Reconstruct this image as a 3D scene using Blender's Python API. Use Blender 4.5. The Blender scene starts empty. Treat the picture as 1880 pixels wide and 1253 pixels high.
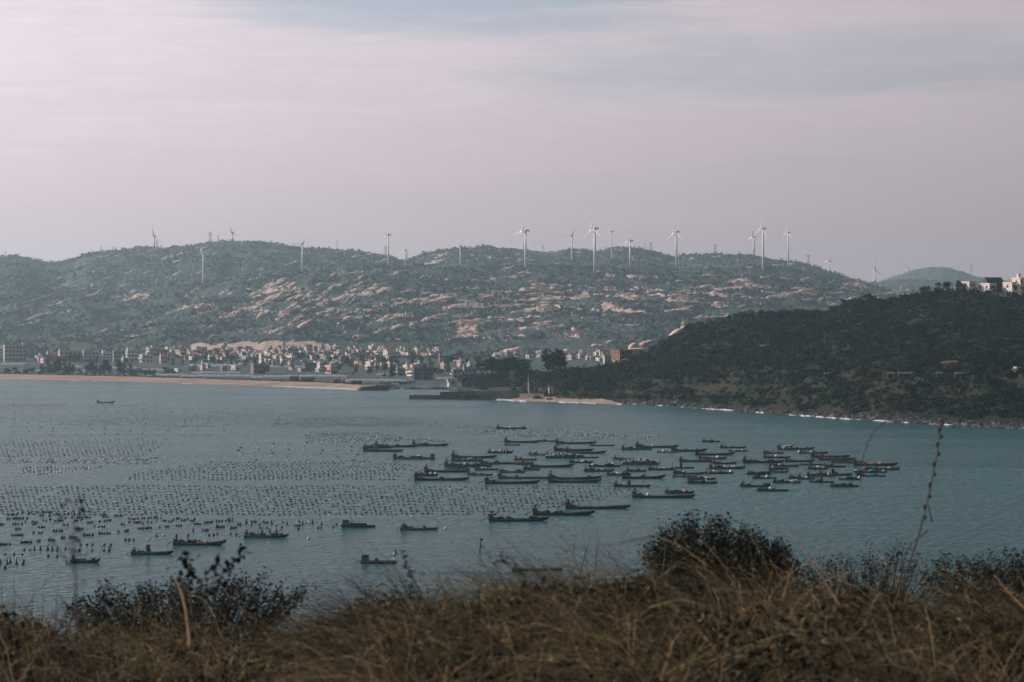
import bpy, math, random
import numpy as np
from mathutils import Vector, Matrix

# ------------------------------------------------------------------ camera, sky, sun, exposure
SC = bpy.context.scene
F = 4439.0            # focal length in photo pixels (85 mm on 36 mm)
HOR = 600.0           # photo row of the horizon
CAMZ = 40.0
cam_d = bpy.data.cameras.new("camera"); cam = bpy.data.objects.new("camera", cam_d)
SC.collection.objects.link(cam); SC.camera = cam
cam.location = (0, 0, CAMZ); cam.rotation_euler = (math.radians(90), 0, 0)
cam_d.lens = 85; cam_d.sensor_width = 36
cam_d.shift_y = (HOR - 626.5) / 1880.0
cam_d.clip_start = 0.1; cam_d.clip_end = 60000
cam_d.dof.use_dof = True; cam_d.dof.focus_distance = 900; cam_d.dof.aperture_fstop = 5.2

SUN_EL = math.radians(24); SUN_AZ = math.radians(-72)      # azimuth from the view direction, to the left
SDIR = Vector((math.sin(SUN_AZ) * math.cos(SUN_EL), math.cos(SUN_AZ) * math.cos(SUN_EL), math.sin(SUN_EL)))
sun_d = bpy.data.lights.new("sun", 'SUN'); sun = bpy.data.objects.new("sun", sun_d); SC.collection.objects.link(sun)
sun_d.energy = 5.0; sun_d.angle = math.radians(0.6); sun_d.color = (1.0, 0.80, 0.68)
sun.rotation_euler = SDIR.to_track_quat('Z', 'Y').to_euler(); sun.location = (0, 0, 400)
SC.view_settings.view_transform = 'Standard'; SC.view_settings.look = 'None'
SC.view_settings.exposure = 0.12; SC.view_settings.gamma = 1.0
try:
    SC.cycles.use_denoising = True
    SC.cycles.max_bounces = 6; SC.cycles.diffuse_bounces = 2; SC.cycles.glossy_bounces = 2
    SC.cycles.transparent_max_bounces = 6; SC.cycles.volume_bounces = 1
    SC.cycles.sample_clamp_indirect = 4
except Exception:
    pass

W = bpy.data.worlds.new("World"); SC.world = W; W.use_nodes = True
NT = W.node_tree; NT.nodes.clear()
def nn(nt, t, **kw):
    n = nt.nodes.new(t)
    for k, v in kw.items():
        setattr(n, k, v)
    return n
def mth(nt, op, a, b=None, c=None, clamp=False):
    n = nt.nodes.new('ShaderNodeMath'); n.operation = op; n.use_clamp = clamp
    for i, v in enumerate((a, b, c)):
        if v is None: continue
        if hasattr(v, 'is_linked') or hasattr(v, 'links'): nt.links.new(v, n.inputs[i])
        else: n.inputs[i].default_value = v
    return n.outputs[0]
def mixc(nt, f, a, b, blend='MIX'):
    n = nt.nodes.new('ShaderNodeMix'); n.data_type = 'RGBA'; n.blend_type = blend
    for s, v in ((n.inputs[0], f), (n.inputs[6], a), (n.inputs[7], b)):
        if hasattr(v, 'links'): nt.links.new(v, s)
        else: s.default_value = v if not isinstance(v, tuple) else (*v, 1)[:4]
    return n.outputs[2]
def maprange(nt, v, a, b, c=0.0, d=1.0, smooth=True):
    n = nt.nodes.new('ShaderNodeMapRange'); n.interpolation_type = 'SMOOTHSTEP' if smooth else 'LINEAR'
    nt.links.new(v, n.inputs[0])
    for i, x in enumerate((a, b, c, d)): n.inputs[1 + i].default_value = x
    return n.outputs[0]

def build_sky():
    nt = NT; L = nt.links.new
    out = nn(nt, 'ShaderNodeOutputWorld'); bg = nn(nt, 'ShaderNodeBackground'); L(bg.outputs[0], out.inputs[0])
    sky = nn(nt, 'ShaderNodeTexSky', sky_type='NISHITA'); sky.sun_disc = False
    sky.sun_elevation = SUN_EL; sky.sun_rotation = SUN_AZ
    sky.air_density = 1.0; sky.dust_density = 2.5; sky.ozone_density = 1.5; sky.altitude = 40
    tc = nn(nt, 'ShaderNodeTexCoord'); sep = nn(nt, 'ShaderNodeSeparateXYZ'); L(tc.outputs['Generated'], sep.inputs[0])
    x, y, z = sep.outputs
    dot = nn(nt, 'ShaderNodeVectorMath', operation='DOT_PRODUCT'); L(tc.outputs['Generated'], dot.inputs[0]); dot.inputs[1].default_value = SDIR
    glow = mth(nt, 'MULTIPLY', mth(nt, 'EXPONENT', mth(nt, 'MULTIPLY', dot.outputs['Value'], 1.35)), 0.418)
    # streaked veil of high cloud
    mp = nn(nt, 'ShaderNodeMapping'); L(tc.outputs['Generated'], mp.inputs[0]); mp.inputs['Scale'].default_value = (5, 5, 42); mp.inputs['Rotation'].default_value = (0, math.radians(-1.5), 0)
    n1 = nn(nt, 'ShaderNodeTexNoise'); L(mp.outputs[0], n1.inputs['Vector']); n1.inputs['Scale'].default_value = 1.6; n1.inputs['Detail'].default_value = 7; n1.inputs['Roughness'].default_value = 0.55; n1.inputs['Distortion'].default_value = 0.5
    mp2 = nn(nt, 'ShaderNodeMapping'); L(tc.outputs['Generated'], mp2.inputs[0]); mp2.inputs['Scale'].default_value = (16, 16, 150); mp2.inputs['Rotation'].default_value = (0, math.radians(2), 0)
    n2 = nn(nt, 'ShaderNodeTexNoise'); L(mp2.outputs[0], n2.inputs['Vector']); n2.inputs['Scale'].default_value = 1.5; n2.inputs['Detail'].default_value = 8; n2.inputs['Distortion'].default_value = 1.2; n2.inputs['Roughness'].default_value = 0.62
    nz = n1.outputs['Fac']; fine = n2.outputs['Fac']
    # gaps of clear sky in the veil
    def gap(cx, cz, rx, rz, tilt):
        dx = mth(nt, 'SUBTRACT', x, cx)
        dz = mth(nt, 'SUBTRACT', mth(nt, 'SUBTRACT', z, cz), mth(nt, 'MULTIPLY', dx, tilt))
        r = mth(nt, 'ADD', mth(nt, 'POWER', mth(nt, 'DIVIDE', dx, rx), 2), mth(nt, 'POWER', mth(nt, 'DIVIDE', dz, rz), 2))
        r = mth(nt, 'ADD', r, mth(nt, 'MULTIPLY', mth(nt, 'SUBTRACT', nz, 0.5), 2.6))
        r = mth(nt, 'ADD', r, mth(nt, 'MULTIPLY', mth(nt, 'SUBTRACT', fine, 0.5), 0.8))
        return maprange(nt, r, -0.1, 1.7, 1.0, 0.0)
    g = mth(nt, 'ADD', gap(-0.045, 0.141, 0.105, 0.024, -0.05), mth(nt, 'MULTIPLY', gap(0.15, 0.107, 0.16, 0.014, 0.02), 0.58), clamp=True)
    g = mth(nt, 'ADD', g, mth(nt, 'MULTIPLY', gap(0.10, 0.150, 0.2, 0.014, 0.05), 0.9), clamp=True)
    high = maprange(nt, z, 0.16, 0.5)
    gh = mth(nt, 'MULTIPLY', high, mth(nt, 'ADD', 0.35, mth(nt, 'MULTIPLY', nz, 0.5)))
    clear = mth(nt, 'MAXIMUM', g, gh)
    veil_hi = mixc(nt, maprange(nt, z, 0.0, 0.12), (1.0, 0.725, 0.80), (1.0, 0.86, 0.915))
    streak = mth(nt, 'ADD', 0.86, mth(nt, 'ADD', mth(nt, 'MULTIPLY', nz, 0.10), mth(nt, 'MULTIPLY', mth(nt, 'MULTIPLY', fine, maprange(nt, z, 0.03, 0.10)), 0.28)))
    vb = mth(nt, 'MULTIPLY', mth(nt, 'MULTIPLY', glow, streak), maprange(nt, z, 0.0, 0.10, 1.06, 0.96))
    veil = nn(nt, 'ShaderNodeVectorMath', operation='SCALE'); L(veil_hi, veil.inputs[0]); L(vb, veil.inputs['Scale'])
    sk = nn(nt, 'ShaderNodeVectorMath', operation='SCALE'); L(sky.outputs[0], sk.inputs[0]); sk.inputs['Scale'].default_value = SKY_K
    # thin cloud also lies over the gaps
    gapcol = mixc(nt, 0.65, sk.outputs[0], mixc(nt, 1.0, veil.outputs[0], (0.80, 0.94, 1.06), 'MULTIPLY'))
    col = mixc(nt, clear, veil.outputs[0], gapcol)
    col = mixc(nt, 1.0, col, mixc(nt, maprange(nt, z, 0.14, 0.60), (1.0, 1.0, 1.0), (0.36, 0.54, 0.62)), 'MULTIPLY')   # the sky deepens towards the zenith
    L(col, bg.inputs['Color']); bg.inputs['Strength'].default_value = 1.0
SKY_K = 0.085
build_sky()

# ------------------------------------------------------------------ helpers
rng = np.random.default_rng(7)
R = random.Random(11)
COL = SC.collection
def px(u, v, Y):
    return Vector(((u - 940.0) / F * Y, Y, CAMZ - (v - HOR) / F * Y))
def sea_Y(v, z=0.0):
    return F * (CAMZ - z) / (v - HOR)
def interp(x, pts):
    a = np.array(pts, float); return np.interp(x, a[:, 0], a[:, 1])
def sstep(x, a, b):
    t = np.clip((x - a) / (b - a), 0, 1); return t * t * (3 - 2 * t)

_perm = np.random.default_rng(3).permutation(512).astype(np.int64); _perm = np.concatenate([_perm, _perm, _perm])
_g = np.random.default_rng(4).uniform(0, 2 * np.pi, 512); _gx, _gy = np.cos(_g), np.sin(_g)
def perlin(x, y, seed=0):
    x = np.asarray(x, float) + seed * 17.31; y = np.asarray(y, float) - seed * 9.77
    xi = np.floor(x).astype(np.int64); yi = np.floor(y).astype(np.int64); fx = x - xi; fy = y - yi
    xi &= 511; yi &= 511; x1 = (xi + 1) & 511; y1 = (yi + 1) & 511
    u = fx * fx * fx * (fx * (fx * 6 - 15) + 10); w = fy * fy * fy * (fy * (fy * 6 - 15) + 10)
    def gr(a, b, dx, dy):
        h = _perm[_perm[a] + b] & 511; return _gx[h] * dx + _gy[h] * dy
    n00 = gr(xi, yi, fx, fy); n10 = gr(x1, yi, fx - 1, fy); n01 = gr(xi, y1, fx, fy - 1); n11 = gr(x1, y1, fx - 1, fy - 1)
    return ((n00 + u * (n10 - n00)) * (1 - w) + (n01 + u * (n11 - n01)) * w) * 1.45
def fbm(x, y, oct=4, seed=0, gain=0.5):
    s = 0; a = 1.0
    for i in range(oct):
        s = s + a * perlin(np.asarray(x) * 2 ** i, np.asarray(y) * 2 ** i, seed + i); a *= gain
    return s

def mesh_np(name, V, Fc, mats=(), smooth=False, attrs=None, midx=None):
    V = np.ascontiguousarray(V, np.float32); Fc = np.ascontiguousarray(Fc, np.int32)
    me = bpy.data.meshes.new(name); n, k = Fc.shape
    me.vertices.add(len(V)); me.vertices.foreach_set("co", V.ravel())
    me.loops.add(n * k); me.loops.foreach_set("vertex_index", Fc.ravel())
    me.polygons.add(n); me.polygons.foreach_set("loop_start", np.arange(0, n * k, k, dtype=np.int32))
    try: me.polygons.foreach_set("loop_total", np.full(n, k, np.int32))
    except Exception: pass
    if midx is not None: me.polygons.foreach_set("material_index", np.ascontiguousarray(midx, np.int32))
    me.polygons.foreach_set("use_smooth", np.full(n, smooth, bool))
    for m in mats: me.materials.append(m)
    for an, av in (attrs or {}).items():
        a = me.attributes.new(an, 'FLOAT', 'POINT'); a.data.foreach_set("value", np.ascontiguousarray(av, np.float32))
    me.update(calc_edges=True); me.validate(verbose=False)
    return me
def link(name, me, parent=None, loc=None, rz=None):
    o = bpy.data.objects.new(name, me); COL.objects.link(o)
    if parent is not None: o.parent = parent
    if loc is not None: o.location = loc
    if rz is not None: o.rotation_euler = (0, 0, rz)
    return o
def empty(name, loc, rz=0.0):
    o = bpy.data.objects.new(name, None); COL.objects.link(o); o.location = loc; o.rotation_euler = (0, 0, rz); o.empty_display_size = 0.5
    return o
def tag(o, label=None, cat=None, group=None, kind=None):
    if label: o["label"] = label
    if cat: o["category"] = cat
    if group: o["group"] = group
    if kind: o["kind"] = kind
    return o
def grid_faces(nr, nc):
    i = np.arange(nr - 1)[:, None] * nc + np.arange(nc - 1)[None, :]
    i = i.ravel(); return np.stack([i, i + 1, i + nc + 1, i + nc], 1)

class MB:
    """collects shapes into ONE mesh"""
    def __init__(s): s.v = []; s.f = []; s.n = 0; s.m = []
    def add(s, V, Fs, mi=0):
        s.v.extend([tuple(p) for p in V]); s.f.extend([tuple(i + s.n for i in f) for f in Fs]); s.m.extend([mi] * len(Fs)); s.n = len(s.v); return s
    def box(s, c, d, rz=0.0, mi=0, taper=1.0):
        x, y, z = d[0] / 2, d[1] / 2, d[2] / 2; ca, sa = math.cos(rz), math.sin(rz); V = []
        for sx, sy, sz in ((-1,-1,-1),(1,-1,-1),(1,1,-1),(-1,1,-1),(-1,-1,1),(1,-1,1),(1,1,1),(-1,1,1)):
            k = taper if sz > 0 else 1.0; a, b = sx * x * k, sy * y * k
            V.append((c[0] + a * ca - b * sa, c[1] + a * sa + b * ca, c[2] + sz * z))
        return s.add(V, [(0,3,2,1),(4,5,6,7),(0,1,5,4),(1,2,6,5),(2,3,7,6),(3,0,4,7)], mi)
    def tube(s, pts, rad, n=6, mi=0, cap=True):
        pts = [Vector(p) for p in pts]; m = len(pts)
        rad = rad if isinstance(rad, (list, tuple)) else [rad] * m; V = []; Fs = []
        for i, p in enumerate(pts):
            d = (pts[min(i + 1, m - 1)] - pts[max(i - 1, 0)]).normalized()
            a = d.orthogonal().normalized() if abs(d.z) < 0.9 else d.cross(Vector((0, 1, 0))).normalized(); b = d.cross(a)
            for k in range(n):
                t = 2 * math.pi * k / n; V.append(p + (a * math.cos(t) + b * math.sin(t)) * rad[i])
        for i in range(m - 1):
            for k in range(n): Fs.append((i * n + k, i * n + (k + 1) % n, (i + 1) * n + (k + 1) % n, (i + 1) * n + k))
        if cap: Fs += [tuple(range(n))[::-1], tuple(range((m - 1) * n, m * n))]
        return s.add(V, Fs, mi)
    def blob(s, c, r, seed=0, n=8, rings=5, amp=0.2, mi=0):
        rr = random.Random(seed); V = [(c[0], c[1], c[2] - r[2])]; Fs = []
        for i in range(1, rings):
            ph = math.pi * i / rings - math.pi / 2
            for k in range(n):
                t = 2 * math.pi * k / n; q = 1 + rr.uniform(-amp, amp)
                V.append((c[0] + r[0] * math.cos(ph) * math.cos(t) * q, c[1] + r[1] * math.cos(ph) * math.sin(t) * q, c[2] + r[2] * math.sin(ph) * q))
        V.append((c[0], c[1], c[2] + r[2])); top = len(V) - 1
        for k in range(n): Fs.append((0, 1 + (k + 1) % n, 1 + k))
        for i in range(rings - 2):
            for k in range(n):
                a = 1 + i * n; Fs.append((a + k, a + (k + 1) % n, a + n + (k + 1) % n, a + n + k))
        a = 1 + (rings - 2) * n
        for k in range(n): Fs.append((a + k, a + (k + 1) % n, top))
        return s.add(V, Fs, mi)
    def mesh(s, name, mats, smooth=False):
        me = bpy.data.meshes.new(name); me.from_pydata(s.v, [], s.f)
        for m in (mats if isinstance(mats, (list, tuple)) else [mats]): me.materials.append(m)
        me.polygons.foreach_set("material_index", s.m); me.polygons.foreach_set("use_smooth", [smooth] * len(s.f)); me.update(); return me
    def build(s, name, mats, parent=None, smooth=False, loc=None, rz=None):
        return link(name, s.mesh(name, mats, smooth), parent, loc, rz)

_mats = {}
def pmat(name, c, rough=0.8, c2=None, scale=1.0, detail=4, attr=None, ac=None, bump=0.0, bscale=None, spec=0.3, stretch=(1, 1, 1), metal=0.0, trans=0.0, lo=0.35, hi=0.65):
    """base colour varied by object-space noise; attr mixes towards ac by a mesh attribute"""
    if name in _mats: return _mats[name]
    m = bpy.data.materials.new(name); m.use_nodes = True; nt = m.node_tree; L = nt.links.new
    b = nt.nodes['Principled BSDF']; b.inputs['Roughness'].default_value = rough; b.inputs['Specular IOR Level'].default_value = spec; b.inputs['Metallic'].default_value = metal
    tc = nn(nt, 'ShaderNodeTexCoord'); mp = nn(nt, 'ShaderNodeMapping'); L(tc.outputs['Object'], mp.inputs[0]); mp.inputs['Scale'].default_value = stretch
    nz = nn(nt, 'ShaderNodeTexNoise'); L(mp.outputs[0], nz.inputs['Vector']); nz.inputs['Scale'].default_value = scale; nz.inputs['Detail'].default_value = detail; nz.inputs['Roughness'].default_value = 0.6
    c2 = c2 or tuple(x * 0.6 for x in c)
    col = mixc(nt, maprange(nt, nz.outputs['Fac'], lo, hi), c, c2)
    if attr:
        at = nn(nt, 'ShaderNodeAttribute', attribute_name=attr); col = mixc(nt, at.outputs['Fac'], col, ac)
    L(col, b.inputs['Base Color'])
    if bump > 0:
        n2 = nn(nt, 'ShaderNodeTexNoise'); L(mp.outputs[0], n2.inputs['Vector']); n2.inputs['Scale'].default_value = bscale or scale * 3; n2.inputs['Detail'].default_value = 5
        bp = nn(nt, 'ShaderNodeBump'); bp.inputs['Strength'].default_value = 1.0; bp.inputs['Distance'].default_value = bump; L(n2.outputs['Fac'], bp.inputs['Height']); L(bp.outputs[0], b.inputs['Normal'])
    _mats[name] = m; return m
def leafmat(name, c, c2, scale=0.5, rough=0.7, tint=True, trans=0.15):
    """foliage: noise colour plus a per-leaf 'tint' attribute, some light through the leaf"""
    if name in _mats: return _mats[name]
    m = bpy.data.materials.new(name); m.use_nodes = True; nt = m.node_tree; L = nt.links.new
    b = nt.nodes['Principled BSDF']; b.inputs['Roughness'].default_value = rough; b.inputs['Specular IOR Level'].default_value = 0.04
    at = nn(nt, 'ShaderNodeAttribute', attribute_name='tint'); col = mixc(nt, at.outputs['Fac'], c, c2)
    L(col, b.inputs['Base Color'])
    tr = nn(nt, 'ShaderNodeBsdfTranslucent'); L(col, tr.inputs[0]); mx = nn(nt, 'ShaderNodeMixShader'); mx.inputs[0].default_value = trans
    L(b.outputs[0], mx.inputs[1]); L(tr.outputs[0], mx.inputs[2]); L(mx.outputs[0], nt.nodes['Material Output'].inputs['Surface'])
    _mats[name] = m; return m

def quads(C, D1, D2):
    """leaf quads: centres C, half-axes D1 and D2 (N,3) -> V, F (diamond-shaped)"""
    n = len(C); V = np.stack([C - D1, C + D2, C + D1, C - D2], 1).reshape(-1, 3)
    return V, np.arange(4 * n).reshape(n, 4)
def rand_dirs(n, g=rng):
    d = g.normal(size=(n, 3)); return d / np.linalg.norm(d, axis=1, keepdims=True)
# ------------------------------------------------------------------ water
def build_water():
    me = mesh_np("water", [(-9000, 100, 0), (9000, 100, 0), (9000, 9000, 0), (-9000, 9000, 0)], [[0, 1, 2, 3]])
    m = bpy.data.materials.new("sea_water"); m.use_nodes = True; nt = m.node_tree; L = nt.links.new
    b = nt.nodes['Principled BSDF']; tc = nn(nt, 'ShaderNodeTexCoord')
    def noise(sc, stretch, det=4, dist=0.0):
        mp = nn(nt, 'ShaderNodeMapping'); L(tc.outputs['Object'], mp.inputs[0]); mp.inputs['Scale'].default_value = stretch
        n = nn(nt, 'ShaderNodeTexNoise'); L(mp.outputs[0], n.inputs['Vector']); n.inputs['Scale'].default_value = sc; n.inputs['Detail'].default_value = det; n.inputs['Distortion'].default_value = dist
        return n.outputs['Fac']
    slick = noise(0.004, (1, 3.2, 1), 5, 1.2); slick2 = noise(0.016, (0.35, 2.2, 1), 4, 0.6)
    sl = mth(nt, 'ADD', mth(nt, 'MULTIPLY', slick, 0.65), mth(nt, 'MULTIPLY', slick2, 0.35))
    col = mixc(nt, maprange(nt, sl, 0.35, 0.65), (0.005, 0.070, 0.077), (0.010, 0.104, 0.114)); L(col, b.inputs['Base Color'])
    b.inputs['IOR'].default_value = 1.33; b.inputs['Specular IOR Level'].default_value = 0.29; b.inputs['Specular Tint'].default_value = (0.56, 0.90, 0.96, 1)
    L(maprange(nt, sl, 0.35, 0.65, 0.16, 0.30), b.inputs['Roughness'])
    w1 = noise(0.55, (0.8, 1.3, 1), 4, 0.3); w2 = noise(0.09, (0.5, 1.4, 1), 3, 0.4)
    h = mth(nt, 'ADD', mth(nt, 'MULTIPLY', w1, 2.3), mth(nt, 'MULTIPLY', w2, 1.6))
    bp = nn(nt, 'ShaderNodeBump'); bp.inputs['Strength'].default_value = 1.0; L(maprange(nt, sl, 0.36, 0.64, 0.6, 2.1), bp.inputs['Distance']); L(h, bp.inputs['Height']); L(bp.outputs[0], b.inputs['Normal'])
    me.materials.append(m); o = link("water", me); tag(o, kind="structure")
build_water()

# ------------------------------------------------------------------ far hills, coastal plain
SHORE = [(-900, 2050), (-400, 1973), (0, 1821), (200, 1758), (400, 1659), (600, 1571), (660, 1531), (690, 1545), (720, 1590), (760, 1600), (800, 1560), (860, 1535), (900, 1560), (1000, 1600), (1300, 1600), (3000, 1600)]
BDEPTH = [(-900, 130), (0, 96), (200, 75), (400, 62), (600, 40), (660, 24), (690, 14), (720, 10), (3000, 10)]
def zpl(v, Y): return CAMZ + (HOR - v) * Y / F
RIDGES = [
 # crest polyline (u, v), crest distance, foot distance, foot height, back width, exponent
 ([(-600, 610), (-100, 600), (0, 592), (120, 575), (200, 560), (300, 536), (370, 521), (430, 511), (520, 502), (600, 498), (700, 489), (800, 491), (900, 493), (1000, 489), (1100, 492), (1200, 496), (1300, 496), (1400, 490), (1450, 496), (1500, 505), (1560, 520), (1620, 532), (1700, 545), (1800, 560), (1880, 575), (2500, 590)], 3700, 2640, 14, 900, 1.05),
 ([(-900, 470), (-300, 468), (-100, 476), (0, 472), (30, 470), (80, 481), (110, 482), (140, 476), (160, 467), (200, 463), (250, 456), (300, 455), (350, 452), (400, 445), (450, 443), (500, 447), (550, 456), (600, 457), (640, 462), (690, 467), (720, 472), (745, 482), (800, 505), (900, 530), (1200, 580)], 4800, 2750, 16, 1500, 1.25),
 ([(600, 540), (700, 500), (745, 481), (780, 466), (820, 458), (860, 456), (900, 452), (930, 457), (960, 459), (1000, 463), (1050, 458), (1090, 464), (1130, 455), (1170, 457), (1200, 463), (1240, 473), (1280, 468), (1310, 467), (1350, 470), (1380, 468), (1420, 478), (1460, 482), (1500, 492), (1540, 505), (1580, 518), (1640, 535), (1750, 560), (2400, 580)], 5000, 3500, 60, 1500, 1.2),
 ([(1350, 545), (1500, 532), (1560, 517), (1600, 519), (1650, 514), (1700, 516), (1760, 518), (1880, 521), (2600, 530)], 5900, 4200, 60, 800, 1.2),
 ([(1500, 560), (1560, 540), (1600, 522), (1640, 509), (1680, 495), (1700, 492), (1730, 490), (1760, 497), (1790, 507), (1820, 513), (1860, 517), (1920, 519), (2100, 528), (2600, 540)], 8000, 6600, 60, 900, 1.2),
]
def plain_z(u, Y):
    ys = interp(u, SHORE) + interp(u, BDEPTH)
    rise = 1.9 + 13.0 * np.clip((Y - 1900) / 800, 0, 1.6) ** 1.3
    return np.where(Y < ys, 1.9 - (ys - Y) * 0.12, rise)
def terrain_z(u, Y, detail=True):
    """height of the land behind the bay and how rocky it is"""
    u = np.asarray(u, float); Y = np.asarray(Y, float); X = (u - 940) / F * Y
    z = plain_z(u, Y); hill = np.zeros_like(z)
    for i, (cr, Yc, Yf, zf, wb, ex) in enumerate(RIDGES):
        vc = interp(u, cr); Yc2 = Yc + 160 * perlin(X / 500.0, X * 0 + i, 20 + i)
        Yf2 = Yf + 120 * perlin(X / 350.0, X * 0 + i, 30 + i)
        zc = CAMZ + (HOR - vc) * Yc2 / F; t = (Y - Yf2) / (Yc2 - Yf2)
        und = (0.15 * perlin(X / 260.0, Y / 260.0, 40 + i) + 0.07 * perlin(X / 110.0, Y / 130.0, 46 + i)) * np.clip(4 * t * (1 - t), 0, 1)
        tt = np.clip(t, 0, 1); s = tt ** ex * (1 + 0.25 * (1 - tt)) + und
        up = zf + (zc - zf) * s; back = zc - (zc + 20) * np.clip((Y - Yc2) / wb, 0, 1) ** 2
        h = np.where(t <= 0, -5, np.where(t <= 1, up, back))
        hill = np.maximum(hill, sstep(t, 0.0, 0.12)); z = np.where(h > z, h, z)
    rock = np.zeros_like(z)
    if detail:
        zz = z
        el = (zz - CAMZ) / Y * F                      # height above the horizon row, steers where outcrops crop out
        tilt = interp(u, [(0, 0.9), (500, 0.75), (700, 0.35), (900, -0.1), (1200, -0.15), (1880, 0.2)])
        a = X / 46.0; b2 = (zz * 2.2 - X * tilt * 0.8) / 15.0
        r = fbm(a, b2, 5, 60, 0.72)
        big = fbm(X / 330.0, zz / 38.0, 3, 70)
        band = interp(el, [(-45, 0.10), (-10, 0.12), (8, 0.18), (20, 0.42), (45, 0.62), (68, 0.62), (85, 0.24), (97, 0.03), (110, 0.0), (118, 0.10), (135, 0.18), (150, 0.05)])
        side = interp(u, [(-300, 0.0), (100, 0.08), (250, 0.25), (420, 0.75), (700, 1.0), (1000, 1.0), (1400, 0.95), (1500, 0.55), (1700, 0.5), (2400, 0.4)])
        far = sstep(Y, 5500, 6500)
        patch = fbm(X / 210.0, (zz + Y * 0.03) / 30.0, 2, 77)
        thr = 0.74 - 0.95 * band * side - 0.38 * big * side + far * 1.5 + 0.60 * sstep(patch, 0.05, 0.5)
        rock = sstep(r, thr, thr + 0.10) * hill * (1 - far)
        # foreshore quarry band behind the town
        q = sstep(u, 325, 365) * (1 - sstep(u, 590, 625)) * (0.75 + 0.45 * perlin(X / 26.0, X * 0, 83) + 0.3 * perlin(X / 9.0, X * 0, 84)) * np.exp(-((el + 36 + 4 * perlin(X / 70.0, X * 0, 81) - interp(u, [(330, -3), (450, 1), (540, 6), (610, -2)])) / 9.0) ** 2)
        rock = np.maximum(rock, sstep(q + 0.22 * r, 0.33, 0.5))
        veg = (1 - rock)
        fine = fbm(X / 7.0, Y / 11.0, 3, 90, 0.7)
        med = fbm(X / 38.0, Y / 55.0, 3, 95, 0.55)
        z = z + hill * (veg * (1.4 * fine + 3.0 * med) + rock * (1.2 + 2.2 * fbm(X / 22.0, zz / 7.0, 4, 99, 0.6)))
        z = z + (1 - hill) * 0.4 * fine
    return z, rock, hill
def ground_Y(u, v, lo=1540, hi=5200):
    """first point along the sight line where the land is met"""
    Y = np.linspace(lo, hi, 1500); z, _, _ = terrain_z(np.full_like(Y, u), Y, False)
    vv = HOR + F * (CAMZ - z) / Y; k = np.argmax(vv <= v) if np.any(vv <= v) else len(Y) - 1
    return float(Y[k]), float(z[k])

def build_hills():
    us = np.arange(-420, 2320, 1.75)
    Ys = np.concatenate([np.linspace(1500, 2600, 90), np.linspace(2605, 3900, 300), np.linspace(3906, 5200, 190), np.linspace(5215, 9000, 110)])
    U, Y = np.meshgrid(us, Ys)
    z, rock, hill = terrain_z(U, Y)
    X = (U - 940) / F * Y
    V = np.stack([X, Y, z], -1).reshape(-1, 3)
    m = bpy.data.materials.new("hill_scrub_and_granite"); m.use_nodes = True; nt = m.node_tree; L = nt.links.new
    b = nt.nodes['Principled BSDF']; b.inputs['Roughness'].default_value = 0.95; b.inputs['Specular IOR Level'].default_value = 0.1
    tc = nn(nt, 'ShaderNodeTexCoord')
    def noise(sc, det=4, st=(1, 1, 1)):
        mp = nn(nt, 'ShaderNodeMapping'); L(tc.outputs['Object'], mp.inputs[0]); mp.inputs['Scale'].default_value = st
        n = nn(nt, 'ShaderNodeTexNoise'); L(mp.outputs[0], n.inputs['Vector']); n.inputs['Scale'].default_value = sc; n.inputs['Detail'].default_value = det; n.inputs['Roughness'].default_value = 0.65; return n.outputs['Fac']
    veg = mixc(nt, maprange(nt, noise(0.06, 5), 0.35, 0.7), (0.052, 0.074, 0.075), (0.090, 0.108, 0.104))
    veg = mixc(nt, maprange(nt, noise(0.010, 4), 0.52, 0.76), veg, (0.13, 0.122, 0.108))
    veg = mixc(nt, maprange(nt, noise(0.25, 3), 0.55, 0.75), veg, (0.034, 0.050, 0.051))
    rk = mixc(nt, maprange(nt, noise(0.12, 5, (1, 1, 3)), 0.35, 0.7), (0.66, 0.45, 0.385), (0.36, 0.255, 0.225))
    rk = mixc(nt, maprange(nt, noise(0.5, 3), 0.60, 0.72), rk, (0.07, 0.07, 0.06))
    at = nn(nt, 'ShaderNodeAttribute', attribute_name='rock')
    f = maprange(nt, mth(nt, 'ADD', at.outputs['Fac'], mth(nt, 'MULTIPLY', mth(nt, 'SUBTRACT', noise(0.3, 4, (1, 1, 2)), 0.5), 0.9)), 0.4, 0.6)
    L(mixc(nt, f, veg, rk), b.inputs['Base Color'])
    bp = nn(nt, 'ShaderNodeBump'); bp.inputs['Distance'].default_value = 1.6; L(noise(0.35, 5), bp.inputs['Height']); L(bp.outputs[0], b.inputs['Normal'])
    me = mesh_np("hills", V, grid_faces(len(Ys), len(us)), [m], smooth=True, attrs={'rock': rock.ravel()})
    o = link("hills", me); tag(o, kind="structure")
build_hills()

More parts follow.
